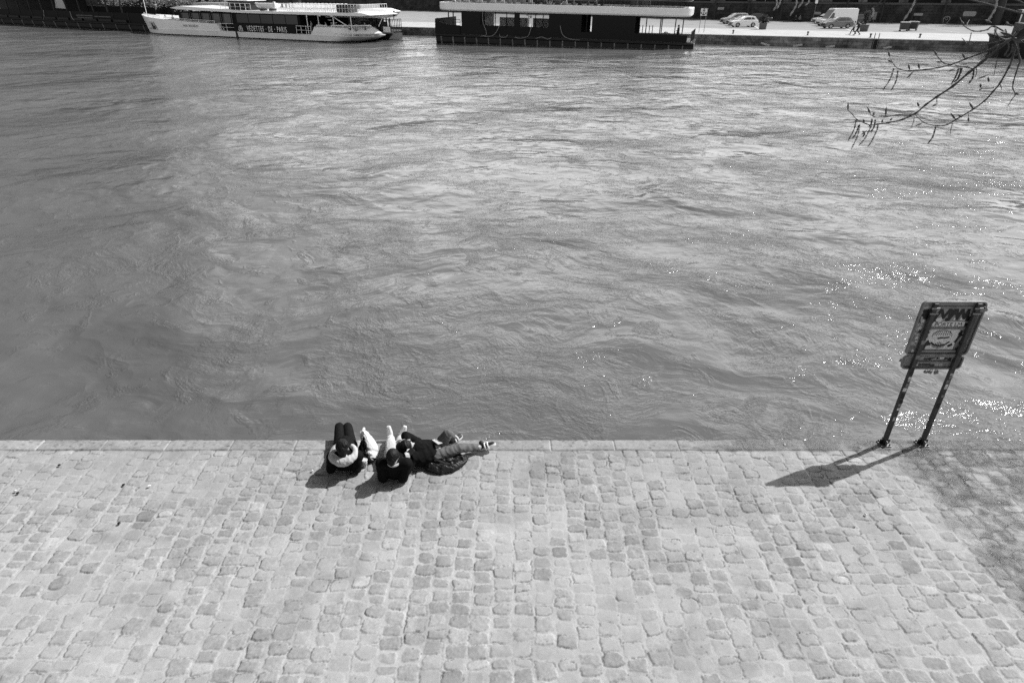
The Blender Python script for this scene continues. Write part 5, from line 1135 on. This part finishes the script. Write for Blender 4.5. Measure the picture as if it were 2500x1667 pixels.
# ------------------------------------------------------------------ long dark floating restaurant with the white band
HF = Upright(ground(1065, 106, ZW), ground(1690, 121, ZW)); HL = HF.len
def rope(b, pts, r=.05):
    P = [Vector(p) for p in pts]; out = []
    for i in range(len(P)-1):
        p0, p1, p2, p3 = P[max(i-1, 0)], P[i], P[i+1], P[min(i+2, len(P)-1)]
        for k in range(5):
            t = k/5; out.append(.5*((2*p1)+(p2-p0)*t+(2*p0-5*p1+4*p2-p3)*t*t+(3*p1-p0-3*p2+p3)*t**3))
    b.tube(out+[P[-1]], r, 6)
def ribbed_hull(root, L, W, ztop, step, x0=0.0, first=.9):
    b = MB(); prof = [(.35, -.6), (0.0, .30), (0.0, ztop-.35), (-.22, ztop-.25), (-.22, ztop), (W+.2, ztop), (W+.2, -.6)]
    b.prism([(y, z) for y, z in prof], x0, L, 'yz'); b.build('hull', M_HULLD, root, bevel=.03)
    n = int((L-x0-first)/step)+1
    for i in range(n):
        x = x0+first+step*i; b = MB(); b.prism([(.30, -.4), (-.03, .30), (-.20, ztop-.32), (.05, ztop-.3), (.05, .3), (.35, -.4)], x-.09, x+.09, 'yz'); b.build('hull_rib', M_RIB, root)
M_RIB = mat('worn_rib', .16, .5, var=.5, scale=3)
def restaurant():
    root = thing('floating_restaurant', 'long black floating restaurant with ribbed hull under a wide white band', 'boat', (HF.A.x, HF.A.y, ZW), HF.ang); root.rotation_euler = (0, R(.9), HF.ang)
    W = 8.5; ribbed_hull(root, HL+.1, W, 1.3, 1.86)
    b = MB(); b.box((HL/2, W/2, 1.36), (HL-.6, W-.4, .10)); b.build('deck', M_DECKG, root)
    # white band with rounded ends
    def stad(x0, x1, y0, y1, r, z, n=8):
        pts = []
        for cx, cy, a0 in ((x1-r, y1-r, 0), (x0+r, y1-r, 90), (x0+r, y0+r, 180), (x1-r, y0+r, 270)):
            for i in range(n+1): a = R(a0+90*i/n); pts.append((cx+r*math.cos(a), cy+r*math.sin(a), z))
        return pts
    b = MB(); b.loft([stad(.55, HL-.9, -.05, W-.3, 1.6, 4.42), stad(.35, HL-.7, -.2, W-.2, 1.6, 4.6), stad(.35, HL-.7, -.2, W-.2, 1.6, 5.46)]); b.build('white_band', M_HULLW, root, smooth=True, angle=35)
    b = MB(); b.box((HL/2, W/2, 5.49), (HL-4, W-1.2, .06)); b.build('terrace_floor', M_DECKG, root)
    # cladding and openings along the water side
    def wall(x0, x1, z0=1.35, z1=4.42, y=.12, t=.12, m=None, nm='wall_panel'):
        b = MB(); b.box(((x0+x1)/2, y+t/2, (z0+z1)/2), (x1-x0, t, z1-z0)); return b.build(nm, m or M_BDARK, root)
    wall(4.1, 7.3); wall(17.3, 22.0); wall(23.5, 29.5); wall(7.3, 17.3, 1.35, 2.62); wall(22.0, 23.5, 1.35, 2.2); wall(.7, 4.1, 1.35, 2.45); wall(29.5, HL-.9, 1.35, 2.25)
    wall(12.2, 13.0, 2.62); wall(7.0, 7.7, 2.62)
    for x in (9.25, 11.0, 14.3, 15.3, 16.4, 22.7): wall(x, x+.10, 2.2, 4.42, nm='mullion')
    for x0, x1 in ((7.75, 9.2), (9.4, 10.95), (11.15, 12.15), (13.05, 14.25), (14.45, 15.25), (15.45, 16.35), (16.5, 17.25)):
        b = MB(); b.box(((x0+x1)/2, .2, 3.52), (x1-x0, .02, 1.78)); b.build('window_pane', M_CLEAR, root)
    for x in (2.0, 2.75, 31.0, 32.9, 33.1, 34.9, 35.9):
        b = MB(); b.box((x, .3, 2.9), (.13, .13, 3.1)); b.build('post', M_BLACK, root)
    for x, z0, z1 in ((18, 1.35, 3.2), (24.5, 1.35, 2.9)):
        b = MB(); b.box((19.65 if x < 20 else 26.5, W-.3, (z0+4.4)/2), (4.5 if x < 20 else 5.6, .1, 4.4-z0)); b.build('rear_wall', M_BDARK, root)
    # inner dark volumes that leave the bays open to the quay behind
    b = MB(); b.box((5.5, 3.6, 2.9), (2.9, 6.5, 3.0)); b.build('galley', M_BDARK, root)
    for x0 in (8.0, 10.4, 13.2, 15.6):
        t = MB(); t.box((x0+.8, 2.2, 2.1), (1.3, .8, .08)); t.box((x0+.8, 2.2, 1.7), (.12, .12, .75)); t.build('table', M_BDARK2, root)
        for k in (-1, 1):
            c = MB(); c.box((x0+.8+k*.95, 2.2, 1.85), (.45, .45, .08)); c.box((x0+.8+k*1.15, 2.2, 2.2), (.08, .45, .7)); c.build('bench', M_BDARK2, root)
    for x0, z1 in ((7.6, 3.2), (13.0, 3.25)):
        b = MB(); b.box((x0+2.2, W-.4, 2.4), (4.6, .06, 2.0)); b.build('lattice_rail', M_BDARK2, root)
    for x, z in ((13.6, 4.1), (14.15, 4.15), (14.15, 3.8)):
        b = MB(); b.ell((x, 2.0, z), (.14, .14, .16), 10, 8); b.build('globe_lamp', M_WHITE, root, smooth=True)
    # bow bulwark and rails at the left end
    b = MB(); b.prism([(-.1, 1.3), (3.9, 1.3), (3.9, 2.5), (2.0, 2.55), (0.1, 3.05), (-.05, 3.3)], .0, .14); b.prism([(-.1, 1.3), (.06, 1.3), (.06, 3.3), (-.1, 3.3)], .14, W); b.build('bow_bulwark', M_BDARK, root)
    rail_run(root, [(.2, .1, 2.6), (3.9, .1, 2.5)], .75, .035, 1.2, m=M_BLACK); rail_run(root, [(HL-.4, .1, 1.36), (HL-.2, W-.4, 1.36)], 1.35, .035, .35, m=M_BLACK)
    b = MB(); b.box((HL-.1, .6, 1.0), (.5, 1.0, .55)); b.build('stern_fender', mat('pale_rubber', .35, .7), root, bevel=.05)
    for i in range(4):
        b = MB(); b.box((30.1+.42*i+.5*(i > 1), .6, 2.65), (.06, .5, 1.3)); b.build('folded_chair', M_BDARK2, root)
    for x in (33.7, 35.4):
        t = MB(); t.box((x, 1.2, 2.35), (1.1, .8, .06)); t.box((x, 1.2, 1.9), (.08, .08, .9)); t.build('table', M_DECKG, root)
        t = MB(); t.lathe([(.25, 2.4), (.28, 2.5), (.1, 2.55)], (x, 1.2, 0), 10); t.build('tray', M_WHITE, root)
    # mooring ropes hanging over the side
    y = -.30
    for pts in (((7.45, .0, 4.3), (7.5, -.05, 3.0), (8.05, y, 1.9), (8.0, y, 1.35), (7.2, y, 1.2)), ((10.0, .0, 2.7), (9.6, y, 1.8), (8.9, y, 1.28), (7.8, y, 1.2)), ((10.1, y, 1.55), (10.3, y, 1.2), (11.1, y, 1.2), (11.3, y, 1.5)), ((14.9, 0, 3.0), (14.75, y, 2.2), (14.4, y, 1.45), (13.4, y, 1.15), (12.4, y, 1.2)), ((19.0, 0, 2.9), (19.5, y, 1.8), (20.5, y, 1.3), (22, y, 1.2)), ((15.6, y, 1.2), (16.5, y, 1.4), (17.3, y, 1.15), (17.9, y, 1.35))):
        b = MB(); rope(b, pts, .045); b.build('rope', mat('rope_fibre', .22, .9), root, smooth=True)
    # terrace: glass balustrade, furniture
    for x0, x1 in [(1.6+1.75*i, 1.6+1.75*i+1.68) for i in range(13)]:
        b = MB(); b.box(((x0+x1)/2, -.08, 5.75), (x1-x0, .02, .55)); b.build('balustrade_pane', M_SMOKE, root)
    for x0, x1 in [(24.4+1.72*i, 24.4+1.72*i+1.66) for i in range(7)]:
        b = MB(); b.box(((x0+x1)/2, -.08, 5.88), (x1-x0, .02, .82)); b.build('balustrade_pane', M_SMOKE, root)
    b = MB(); b.tube([(1.5, -.08, 6.05), (24.2, -.08, 6.05)], .03, 6); b.tube([(24.4, -.08, 6.3), (HL-1.4, -.08, 6.3), (HL-1.0, .8, 6.3), (HL-1.0, W-1, 6.3)], .035, 6); b.build('handrail', M_POLE, root)
    g = random.Random(3)
    for i in range(22):
        x = 2.5+i*1.05; c = MB(); hh = g.uniform(.3, .62); c.box((x, g.uniform(.8, 2.2), 5.5+hh/2), (g.uniform(.3, .8), .5, hh)); c.box((x+.2, 1.2, 5.5+hh), (.08, .45, .5)); c.build('terrace_seat', g.choice((M_BDARK2, M_DECKG, M_POLE, M_HULLW)), root, bevel=.02)
    b = MB(); b.tube([(17.2+.42*math.cos(R(a)), .4, 5.95+.42*math.sin(R(a))) for a in range(0, 360, 24)], .05, 6, closed=True); b.ell((17.35, .4, 5.75), (.25, .2, .2)); b.build('lifebuoy', M_HULLW, root, smooth=True)
    for x in (28.4, 29.6, 31.0):
        b = MB(); b.tube([(x, 2.5, 5.5), (x, 2.5, 8.6)], .09, 8); b.build('awning_post', M_POLE, root)
    for x in (28.9, 30.3):
        b = MB(); b.box((x, 2.6, 7.1), (1.0, .1, 3.0)); b.build('awning_curtain', mat('grey_canvas', .2, .8), root)
    return root
M_SMOKE = clear_glass('balustrade_glass', .6)
restaurant()
HMx = Matrix.Translation((HF.A.x, HF.A.y, ZW)) @ Matrix.Rotation(HF.ang, 4, 'Z') @ Matrix.Rotation(R(.9), 4, 'Y')
figure('figure in black standing at the right end of the floating restaurant deck', HMx @ Vector((HL-2.2, .8, 1.42)), HF.ang+1.2, 'stand', (M_COATD, M_TROU, M_HAIR), scale=1.15)
# ------------------------------------------------------------------ white-roofed pontoon boat behind the tour boat
PP1 = ground(958, 99, ZW); PF = Upright((PP1.x-VF.e.x*46, PP1.y-VF.e.y*46), (PP1.x, PP1.y)); PL = 46.0
def pontoon():
    root = thing('pontoon_boat', 'dark pontoon boat with broad white roof moored behind the tour boat', 'boat', (PF.A.x, PF.A.y, ZW), PF.ang)
    W = 6.5
    b = MB(); b.loft([[(0, .3, -.6), (PL-1.6, .3, -.6), (PL-1.8, W/2, -.6), (PL-4.2, W, -.6), (0, W, -.6)], [(0, 0, 1.15), (PL, 0, 1.15), (PL-.4, W/2, 1.15), (PL-3.0, W, 1.15), (0, W, 1.15)]]); b.build('hull', M_HULLD, root)
    b = MB(); b.box((PL-2.2, -.04, 1.05), (5, .1, .16)); b.build('strake', mat('worn_strake', .25, .6), root); b = MB(); b.box((PL-.2, 1.0, .55), (2.4, .15, .9), R(35)); b.build('stern_plate', mat('pale_steel', .3, .6), root)
    xa, za = PF(946, 17.5); xb, zb = PF(640, 6); zf = za
    b = MB(); b.loft([[(1, -.2, zf), (xa-.6, -.2, zf), (xa-.8, W/2, zf+.2), (xa-3.6, W+.2, zf), (1, W+.2, zf)], [(1, -.5, zf+.85), (xa+.4, -.5, zf+.85), (xa+.1, W/2, zf+.9), (xa-2.8, W+.5, zf+.85), (1, W+.5, zf+.85)], [(1, .4, zf+1.25), (xa-1.2, .4, zf+1.25), (xa-1.6, W/2, zf+1.25), (xa-4.0, W-.4, zf+1.25), (1, W-.4, zf+1.25)]]); b.build('roof', M_HULLW, root)
    b = MB(); b.box((xa/2-3, W/2, zf+1.5), (xa-6, W-1.6, .5)); b.build('roof_housing', mat('roof_grey', .28, .7), root, bevel=.05)
    b = MB(); b.box((20, W/2, (1.15+zf)/2), (40, W-1.2, zf-1.15)); b.build('cabin', M_BDARK, root)
    b = MB(); b.box((xa-6.5, .5, (1.4+zf)/2), (4.2, .06, zf-1.6)); b.build('cabin_window', mat('dull_window', .10, .2), root)
    for i in range(6):
        b = MB(); b.box((xa-3.2+.55*i, .3+.1*i, (1.15+zf)/2), (.16, .16, zf-1.15)); b.build('post', M_BLACK if i % 2 else M_POLE, root)
    for i in range(5):
        b = MB(); b.box((PL-5.6+1.1*i, .1, 1.9), (.9, .05, 1.45)); b.build('bulwark_panel', M_BDARK2, root)
    rail_run(root, [(PL-5.5, .05, 1.15), (PL, .05, 1.15), (PL-.45, W/2, 1.15)], 1.75, .05, .5, m=M_BLACK)
    b = MB(); b.box((PL-.9, -.05, 1.5), (1.3, .06, .8)); b.build('white_board', M_WHITE, root)
    b = MB(); b.tube([(PL-.3, 1.2, 2.9), (PL-.1, 1.2, 4.2)], .06, 6); b.ell((PL-.15, 1.2, 3.7), (.25, .25, .4)); b.build('mooring_winch', M_BLACK, root)
    return root
pontoon()
# ------------------------------------------------------------------ dark ribbed barge on the left with planting behind its rail
LF = Upright(ground(0, 58.5, ZW), ground(380, 79.5, ZW)); LL = LF.len
def dark_barge():
    root = thing('dark_barge', 'long black ribbed barge with tall dark rail at the left behind the tour boat', 'boat', (LF.A.x, LF.A.y, ZW), LF.ang); W = 8
    ribbed_hull(root, LL+1.5, W, 1.35, 4.6, -14, 2.0)
    b = MB(); b.box((LL/2-6, .25, 2.2), (LL+14, .10, 1.7)); b.build('rail_wall', M_BDARK, root)
    for i in range(13):
        b = MB(); x = -10+5.2*i; b.box((x, .16, 2.2), (.16, .1, 1.75)); b.build('rail_post', M_BDARK2, root)
    for i in range(12):
        b = MB(); x = -7.4+5.2*i; b.box((x, -.24, 1.65), (4.4, .05, .42)); b.build('side_plate', M_BDARK2, root)
    for x0, x1, z in ((34.0, 40.0, 2.35), (40.6, 46.4, 2.25), (34.2, 39.8, 1.95), (.0, 4.4, 1.75)):
        b = MB(); b.box(((x0+x1)/2, .15, z), (x1-x0, .08, .2)); b.build('pale_slat', mat('slat', .08, .6), root)
    b = MB(); b.box((LL/2-10, W/2+1, 6.3), (LL+4, W, .2)); b.build('unseen_canopy', M_BDARK, root)  # unseen roof slab, added so the terrace below stays dark
    b = MB(); b.box((6, W-1.0, 3.6), (40, .1, 4.5)); b.build('rear_wall', M_BDARK, root)
    b = MB(); b.box((38, W-.9, 2.6), (25, .1, 2.4)); b.build('low_rear_wall', M_BDARK, root)
    for i in range(13):
        b = MB(); x = -10+5.0*i; b.box((x, .6, 4.4), (.22, .22, 3.0)); b.build('canopy_post', M_BLACK, root)
    for pts in (((21.5, .1, 3.1), (21.8, -.3, 2.0), (21.2, -.3, 1.4)), ((32.0, .1, 3.0), (32.8, -.3, 2.0), (33.5, -.3, 1.4))):
        b = MB(); rope(b, pts, .06); b.build('rope', bpy.data.materials['rope_fibre'], root)
    b = MB(); b.add([(24.5, 1.2, 3.5), (28.8, 1.2, 3.4), (27.2, 1.4, 6.4), (25.4, 1.4, 6.5)], [(0, 1, 2, 3)]); b.build('canvas_screen', mat('pale_canvas', .4, .8), root)  # screen in its own pale canvas tone
    return root
dark_barge()
LM = Matrix.Translation((LF.A.x, LF.A.y, ZW)) @ Matrix.Rotation(LF.ang, 4, 'Z')
for i, (x, w, z, h, lab) in enumerate(((32.0, 2.2, 4.9, 1.5, 'pale shrub behind the dark barge rail, farthest left'), (37.5, 2.2, 4.9, 1.6, 'pale leafy shrub behind the dark barge rail, beside the dark end'), (42.5, 2.0, 5.1, 1.5, 'small pale shrub behind the dark barge rail'), (46.5, 1.9, 4.7, 1.6, 'bright shrub behind the middle of the dark barge rail'), (51.0, 2.2, 4.5, 1.5, 'pale shrub left of the tour boat bow'), (55.5, 1.9, 4.5, 1.7, 'pale shrub above the tour boat bow'), (60.5, 2.1, 4.9, 1.5, 'pale shrub behind the tour boat fore deck'), (66.0, 2.4, 5.1, 1.3, 'pale shrub behind the front of the tour boat roof'), (72.0, 2.4, 5.1, 1.3, 'pale shrub behind the middle of the tour boat roof'))):
    p = LM @ Vector((x, 9.5+(i % 3), 0)); root = thing('potted_shrub', lab, 'shrub', (p.x, p.y, ZQ), 0, 'pale shrubs on the far quay behind the boats')
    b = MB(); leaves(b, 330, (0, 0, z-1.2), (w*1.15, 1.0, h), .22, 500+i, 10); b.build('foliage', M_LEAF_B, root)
    b = MB(); b.tube([(0, 0, .5), (.1, 0, z-1.4)], .10, 6)
    for k in range(5): b.tube([(0, 0, z-2.2), (math.cos(k*1.3)*w*.7, math.sin(k*1.3)*.6, z-.6)], .05, 5)
    b.build('stem', M_TREEBARK, root); b = MB(); b.lathe([(.5, 0), (.65, .8), (.6, .8), (.58, .7), (0, .7)], n=12); b.build('pot', M_BDARK2, root)
b = MB(); b.box((0, 0, 2.6), (64, .6, 5.2)); o = b.build('screen_wall', M_RWALL); p = LM @ Vector((52, 14.5, 0)); o.location = (p.x, p.y, ZQ); o.rotation_euler = (0, 0, LF.ang); tag(o, 'dark screen wall behind the pale shrubs at the top left', 'wall')
# dark barge at the right edge
RB = ground(2428, 141, ZW)
def right_barge():
    root = thing('moored_barge', 'dark moored barge cut by the right edge behind the branch', 'boat', (RB.x, RB.y, ZW), QF.ang)
    b = MB(); b.loft([[(.5, .4, -.5), (30, .4, -.5), (30, 5.5, -.5), (.5, 5.5, -.5)], [(0, 0, 1.9), (30, 0, 1.9), (30, 5.8, 1.9), (0, 5.8, 1.9)], [(-.4, 0, 2.35), (30, 0, 2.0), (30, 5.8, 2.0), (-.4, 5.8, 2.35)]]); b.build('hull', M_HULLD, root)
    b = MB(); b.box((14.8, -.05, 2.0), (29, .12, .14)); b.build('gunwale', mat('worn_gunwale', .28, .6), root)
    b = MB(); b.box((9, 2.9, 2.8), (14, 4.2, 1.6)); b.build('deckhouse', M_BDARK2, root, bevel=.05)
    for i in range(4):
        b = MB(); b.box((4+2.6*i, .77, 2.95), (1.2, .05, .6)); b.build('window', M_GLZ, root)
right_barge()
# ------------------------------------------------------------------ unseen quay wall under the photographer, added to cut sky light on the setts, and the poplar whose twigs hang into view
b = MB(); b.box((0, -1.0, 2.42), (120, 2.8, 4.9)); o = b.build('unseen_quay_wall', masonry('unseen_masonry', .16, .24, .9, .38, .4)); o['kind'] = 'structure'
def bp(px, py, Z): d = ray(px, py); return Vector((d[0]*Z, d[1]*Z, CAMH+d[2]*Z))
M_TWIG = mat('poplar_twig', .028, .6, var=.3, scale=60, bump=.001, bscale=200); M_BUD = mat('poplar_bud', .035, .35, var=.3, scale=80); M_CATK = mat('catkin', .055, .8, var=.4, scale=150); M_CATB = mat('pale_catkin', .30, .8, var=.3, scale=150)
def poplar():
    root = thing('poplar_tree', 'poplar twigs with long buds and hanging catkins reaching in at the top right', 'tree', (5.2, 1.7, 0))
    O = root.location
    def build(b, nm, m): o = b.build(nm, m, root, smooth=True); o.data.transform(Matrix.Translation(-O)); return o
    def z7(x, y): return 2050+x/5.2267, 80+y/5.2267
    def z6(x, y): return 2280+x/7.84, y/7.84
    b = MB(); b.tube([(5.2, 1.7, -.05), (5.2, 1.7, 1.5), (5.25, 1.75, 3.5), (5.2, 1.7, 5.6), (5.3, 1.8, 8), (5.25, 1.8, 11)], [.24, .19, .17, .14, .10, .05], 12); build(b, 'trunk', M_TREEBARK)
    hub = bp(2474, 92, 2.3)
    b = MB(); fork = bp(2560, 50, 2.15)
    lp = [Vector((5.2, 1.72, 4.6)), Vector((4.75, 1.78, 5.25)), Vector((4.35, 1.95, 5.52)), Vector((3.9, 1.96, 5.83)), Vector((3.45, 2.12, 5.86)), Vector((3.0, 2.10, 6.02)), Vector((2.55, 2.28, 5.90)), fork, hub]
    b.tube(lp, [.075, .058, .050, .043, .037, .031, .026, .020, .012], 10); build(b, 'limb', M_TREEBARK)
    for i, (dx, dy, dz) in enumerate(((-.1, .5, .5), (.2, -.5, .6), (-.3, .45, -.35), (-.1, -.4, .5), (-.3, .3, .6))):
        q = lp[2+i]; b = MB(); b.tube([q, q+Vector((dx*.4, dy*.5, dz*.35)), q+Vector((dx, dy, dz*.9)), q+Vector((dx*1.8, dy*1.3, dz*1.5))], [.012, .009, .006, .003], 6); build(b, 'twig', M_TWIG)
    rnd = random.Random(4)
    def twig(pts, r0, r1, Z0, Z1, conv=z7, lead=None):
        P = [bp(*conv(x, y), Z0+(Z1-Z0)*i/(len(pts)-1)) for i, (x, y) in enumerate(pts)]
        if lead is not None: P = [lead]+P
        n = len(P); out, rr = [], []
        for i in range(n-1):
            p0, p1, p2, p3 = P[max(i-1, 0)], P[i], P[i+1], P[min(i+2, n-1)]
            for k in range(4):
                t = k/4; out.append(.5*((2*p1)+(p2-p0)*t+(2*p0-5*p1+4*p2-p3)*t*t+(3*p1-p0-3*p2+p3)*t**3)); f = (i+t)/(n-1); rr.append(.68*(r0+(r1-r0)*f**.8)*(1.55 if k == 0 and 0 < i else 1.0))
        out.append(P[-1]); rr.append(.68*r1); b = MB(); b.tube(out, rr, 7); build(b, 'twig', M_TWIG)
    twig([(2080, 160), (1800, 390), (1650, 510), (1450, 680), (1240, 820), (1100, 920), (970, 1030), (800, 1110), (620, 1150), (480, 1170), (400, 1180), (340, 1165), (220, 1110), (160, 1040), (105, 990)], .0075, .0022, 2.4, 3.0, lead=hub)
    twig([(970, 1030), (900, 1055), (760, 1050), (580, 1075), (440, 1075), (385, 1030)], .004, .0022, 2.78, 2.95)
    twig([(2330, 60), (2250, 180), (2200, 340), (2160, 440), (2050, 640), (1960, 750), (1850, 870), (1700, 980), (1500, 1100), (1370, 1175), (1250, 1190), (1080, 1150), (965, 1050)], .0062, .0024, 2.3, 2.8, lead=hub)
    twig([(2000, 180), (1800, 265), (1600, 340), (1420, 410), (1250, 450), (1080, 475), (900, 490), (770, 470), (700, 420), (640, 310)], .0052, .0022, 2.4, 2.95, lead=hub)
    twig([(1420, 410), (1330, 390), (1260, 320), (1215, 260)], .0035, .002, 2.65, 2.72); twig([(1690, 460), (1620, 440), (1500, 430), (1470, 390)], .0035, .002, 2.55, 2.62)
    twig([(2300, 340), (2280, 420), (2250, 520), (2215, 640), (2210, 720), (2240, 790), (2200, 850), (2150, 930)], .0045, .002, 2.3, 2.5, lead=hub)
    twig([(1160, 510), (1030, 570), (900, 600), (760, 600), (650, 550), (580, 500), (500, 350)], .004, .002, 2.3, 2.55, z6, hub); twig([(620, 520), (640, 450), (680, 385)], .003, .0016, 2.5, 2.52, z6)
    twig([(1170, 820), (1000, 845), (900, 872), (760, 860), (600, 862)], .004, .002, 2.35, 2.5, z6, hub); twig([(620, 830), (580, 780), (540, 735)], .003, .0016, 2.5, 2.52, z6); twig([(1350, 760), (1210, 660), (1180, 530)], .004, .002, 2.2, 2.25, z6, hub); twig([(1500, 500), (1420, 470), (1380, 420)], .004, .002, 2.1, 2.1, z6)
    zt = lambda x, y: (1960+x/9.8, y/9.8)
    twig([(2300, -400), (1950, -60), (1820, 90), (1700, 200), (1600, 280), (1500, 320), (1360, 330)], .005, .0018, 2.2, 2.35, zt, fork)
    twig([(2452, -9), (2240, -12), (2100, -22), (1975, -12), (1892, -12)], .0045, .0018, 2.13, 2.15, lambda x, y: (x, y), fork)
    twig([(1970, 705), (1880, 712), (1815, 710), (1795, 690)], .003, .0018, 2.6, 2.62); twig([(1240, 815), (1240, 880), (1243, 915)], .0028, .0016, 2.72, 2.72); twig([(950, 1060), (945, 1130), (910, 1215)], .0026, .0016, 2.82, 2.85); twig([(1440, 1155), (1420, 1230), (1412, 1290)], .0026, .0015, 2.75, 2.75); twig([(1640, 1040), (1648, 1090)], .0026, .0015, 2.68, 2.68); twig([(2040, 640), (2062, 700), (2066, 735)], .0028, .0016, 2.5, 2.5); twig([(1745, 440), (1745, 520), (1720, 575)], .0028, .0016, 2.55, 2.55); twig([(2010, 350), (1990, 430), (1970, 540)], .0028, .0016, 2.5, 2.55)
    def bud(a, c, Z, conv=z7, w=.0044):
        p, q = bp(*conv(*a), Z), bp(*conv(*c), Z-.01); d = q-p; b = MB(); b.tube([p, p+d*.12, p+d*.38, p+d*.62, p+d*.85, q], [w*.35, w*.5, w, w*.9, w*.45, w*.06], 8); build(b, 'bud', M_BUD)
    for a, c, Z in (((640, 310), (617, 235), 2.95), ((665, 375), (612, 352), 2.93), ((893, 475), (875, 400), 2.88), ((1018, 465), (1000, 388), 2.82), ((950, 490), (848, 588), 2.85), ((1250, 310), (1203, 225), 2.72), ((1310, 372), (1232, 378), 2.7), ((1600, 330), (1562, 262), 2.6), ((105, 995), (108, 885), 3.0), ((390, 1035), (352, 948), 2.95), ((425, 1060), (440, 1015), 2.94), ((585, 1070), (597, 942), 2.9), ((1012, 945), (990, 888), 2.8), ((1705, 975), (1652, 888), 2.68), ((1482, 1112), (1412, 1020), 2.74), ((1243, 905), (1178, 942), 2.72), ((1646, 1075), (1642, 1140), 2.68), ((1060, 1150), (963, 1192), 2.8), ((1800, 705), (1793, 648), 2.62), ((1815, 710), (1775, 735), 2.62), ((315, 1150), (300, 1102), 2.98), ((540, 1150), (546, 1108), 2.93), ((640, 1125), (672, 1088), 2.9), ((1555, 1085), (1512, 1042), 2.7), ((1905, 530), (1750, 598), 2.55), ((1895, 565), (1905, 635), 2.55), ((1470, 460), (1368, 502), 2.65), ((1640, 390), (1540, 408), 2.6), ((500, 1175), (475, 1215), 2.95), ((345, 1250), (272, 1305), 2.95), ((2240, 770), (2285, 795), 2.45)):
        bud(a, c, Z)
    for a, c in (((1190, 640), (1180, 505)), ((780, 860), (745, 795)), ((780, 850), (830, 790)), ((1430, 480), (1380, 425)), ((1100, 440), (980, 390)), ((580, 500), (520, 410))): bud(a, c, 2.3, z6, .004)
    def catkin(a, c, Z, conv=z7, w=.0037, m=None, bend=.022):
        p, q = bp(*conv(*a), Z), bp(*conv(*c), Z+.02); b = MB(); n = 16; pts = [p.lerp(q, i/n)+Vector((math.sin(i*.5+a[0])*.0009+math.sin(math.pi*i/n)*bend*.3, 0, 0)) for i in range(n+1)]
        b.tube(pts, .0012, 5)
        for i in range(1, n):
            for k in range(2):
                an = i*2.4+k*3.0; u = Vector((math.cos(an), math.sin(an), -.4)); b.ell(pts[i]+u*w*.65, (w*.5, w*.5, w*.75), 5, 4)
        build(b, 'catkin', m or M_CATK)
    for a, c, Z in (((695, 450), (550, 740), 2.95), ((745, 480), (655, 745), 2.92), ((1515, 450), (1420, 655), 2.65), ((1560, 450), (1460, 640), 2.63), ((1540, 450), (1490, 610), 2.62), ((1712, 470), (1647, 652), 2.56), ((212, 1110), (105, 1385), 3.0), ((262, 1160), (148, 1490), 2.98), ((240, 1180), (160, 1350), 2.99), ((405, 1185), (243, 1447), 2.96), ((300, 1255), (295, 1330), 2.96), ((455, 1105), (395, 1270), 2.94), ((485, 1200), (355, 1460), 2.95), ((410, 1100), (370, 1200), 2.95), ((1228, 1195), (1125, 1420), 2.78), ((1910, 250), (1840, 360), 2.5), ((1960, 230), (1880, 310), 2.45)): catkin(a, c, Z)
    zc = lambda x, y: (x, y)
    for a, c, w in (((1895, -8), (1888.5, 27), .0055), ((1903, -8), (1896, 22), .0055), ((1946, -8), (1929, 39), .006), ((1959, -8), (1948, 20), .0055), ((1975, -8), (1966, 14), .005), ((2236, -8), (2205, 51), .007), ((2130, 20), (2126, 43), .006), ((2436, -5), (2412, 52), .008), ((2371, 80), (2352, 128), .005), ((2473, 108), (2458, 140), .009), ((2462, 105), (2451, 137), .008), ((2486, 112), (2479, 138), .007), ((2440, 95), (2420, 118), .006), ((2428, 72), (2420, 105), .005), ((2455, 72), (2448, 92), .006)):
        catkin(a, c, 2.15, zc, w*(.5 if a[1] < 60 else .36), M_CATB if a[1] < 60 else M_CATK)  # catkins by the hub get the darker colour to stand for shadow
    for a, c in (((2468, 92), (2500, 105)), ((2474, 90), (2440, 78)), ((2474, 92), (2490, 70))): bud(a, c, 2.25, zc, .006)
    return root
poplar()
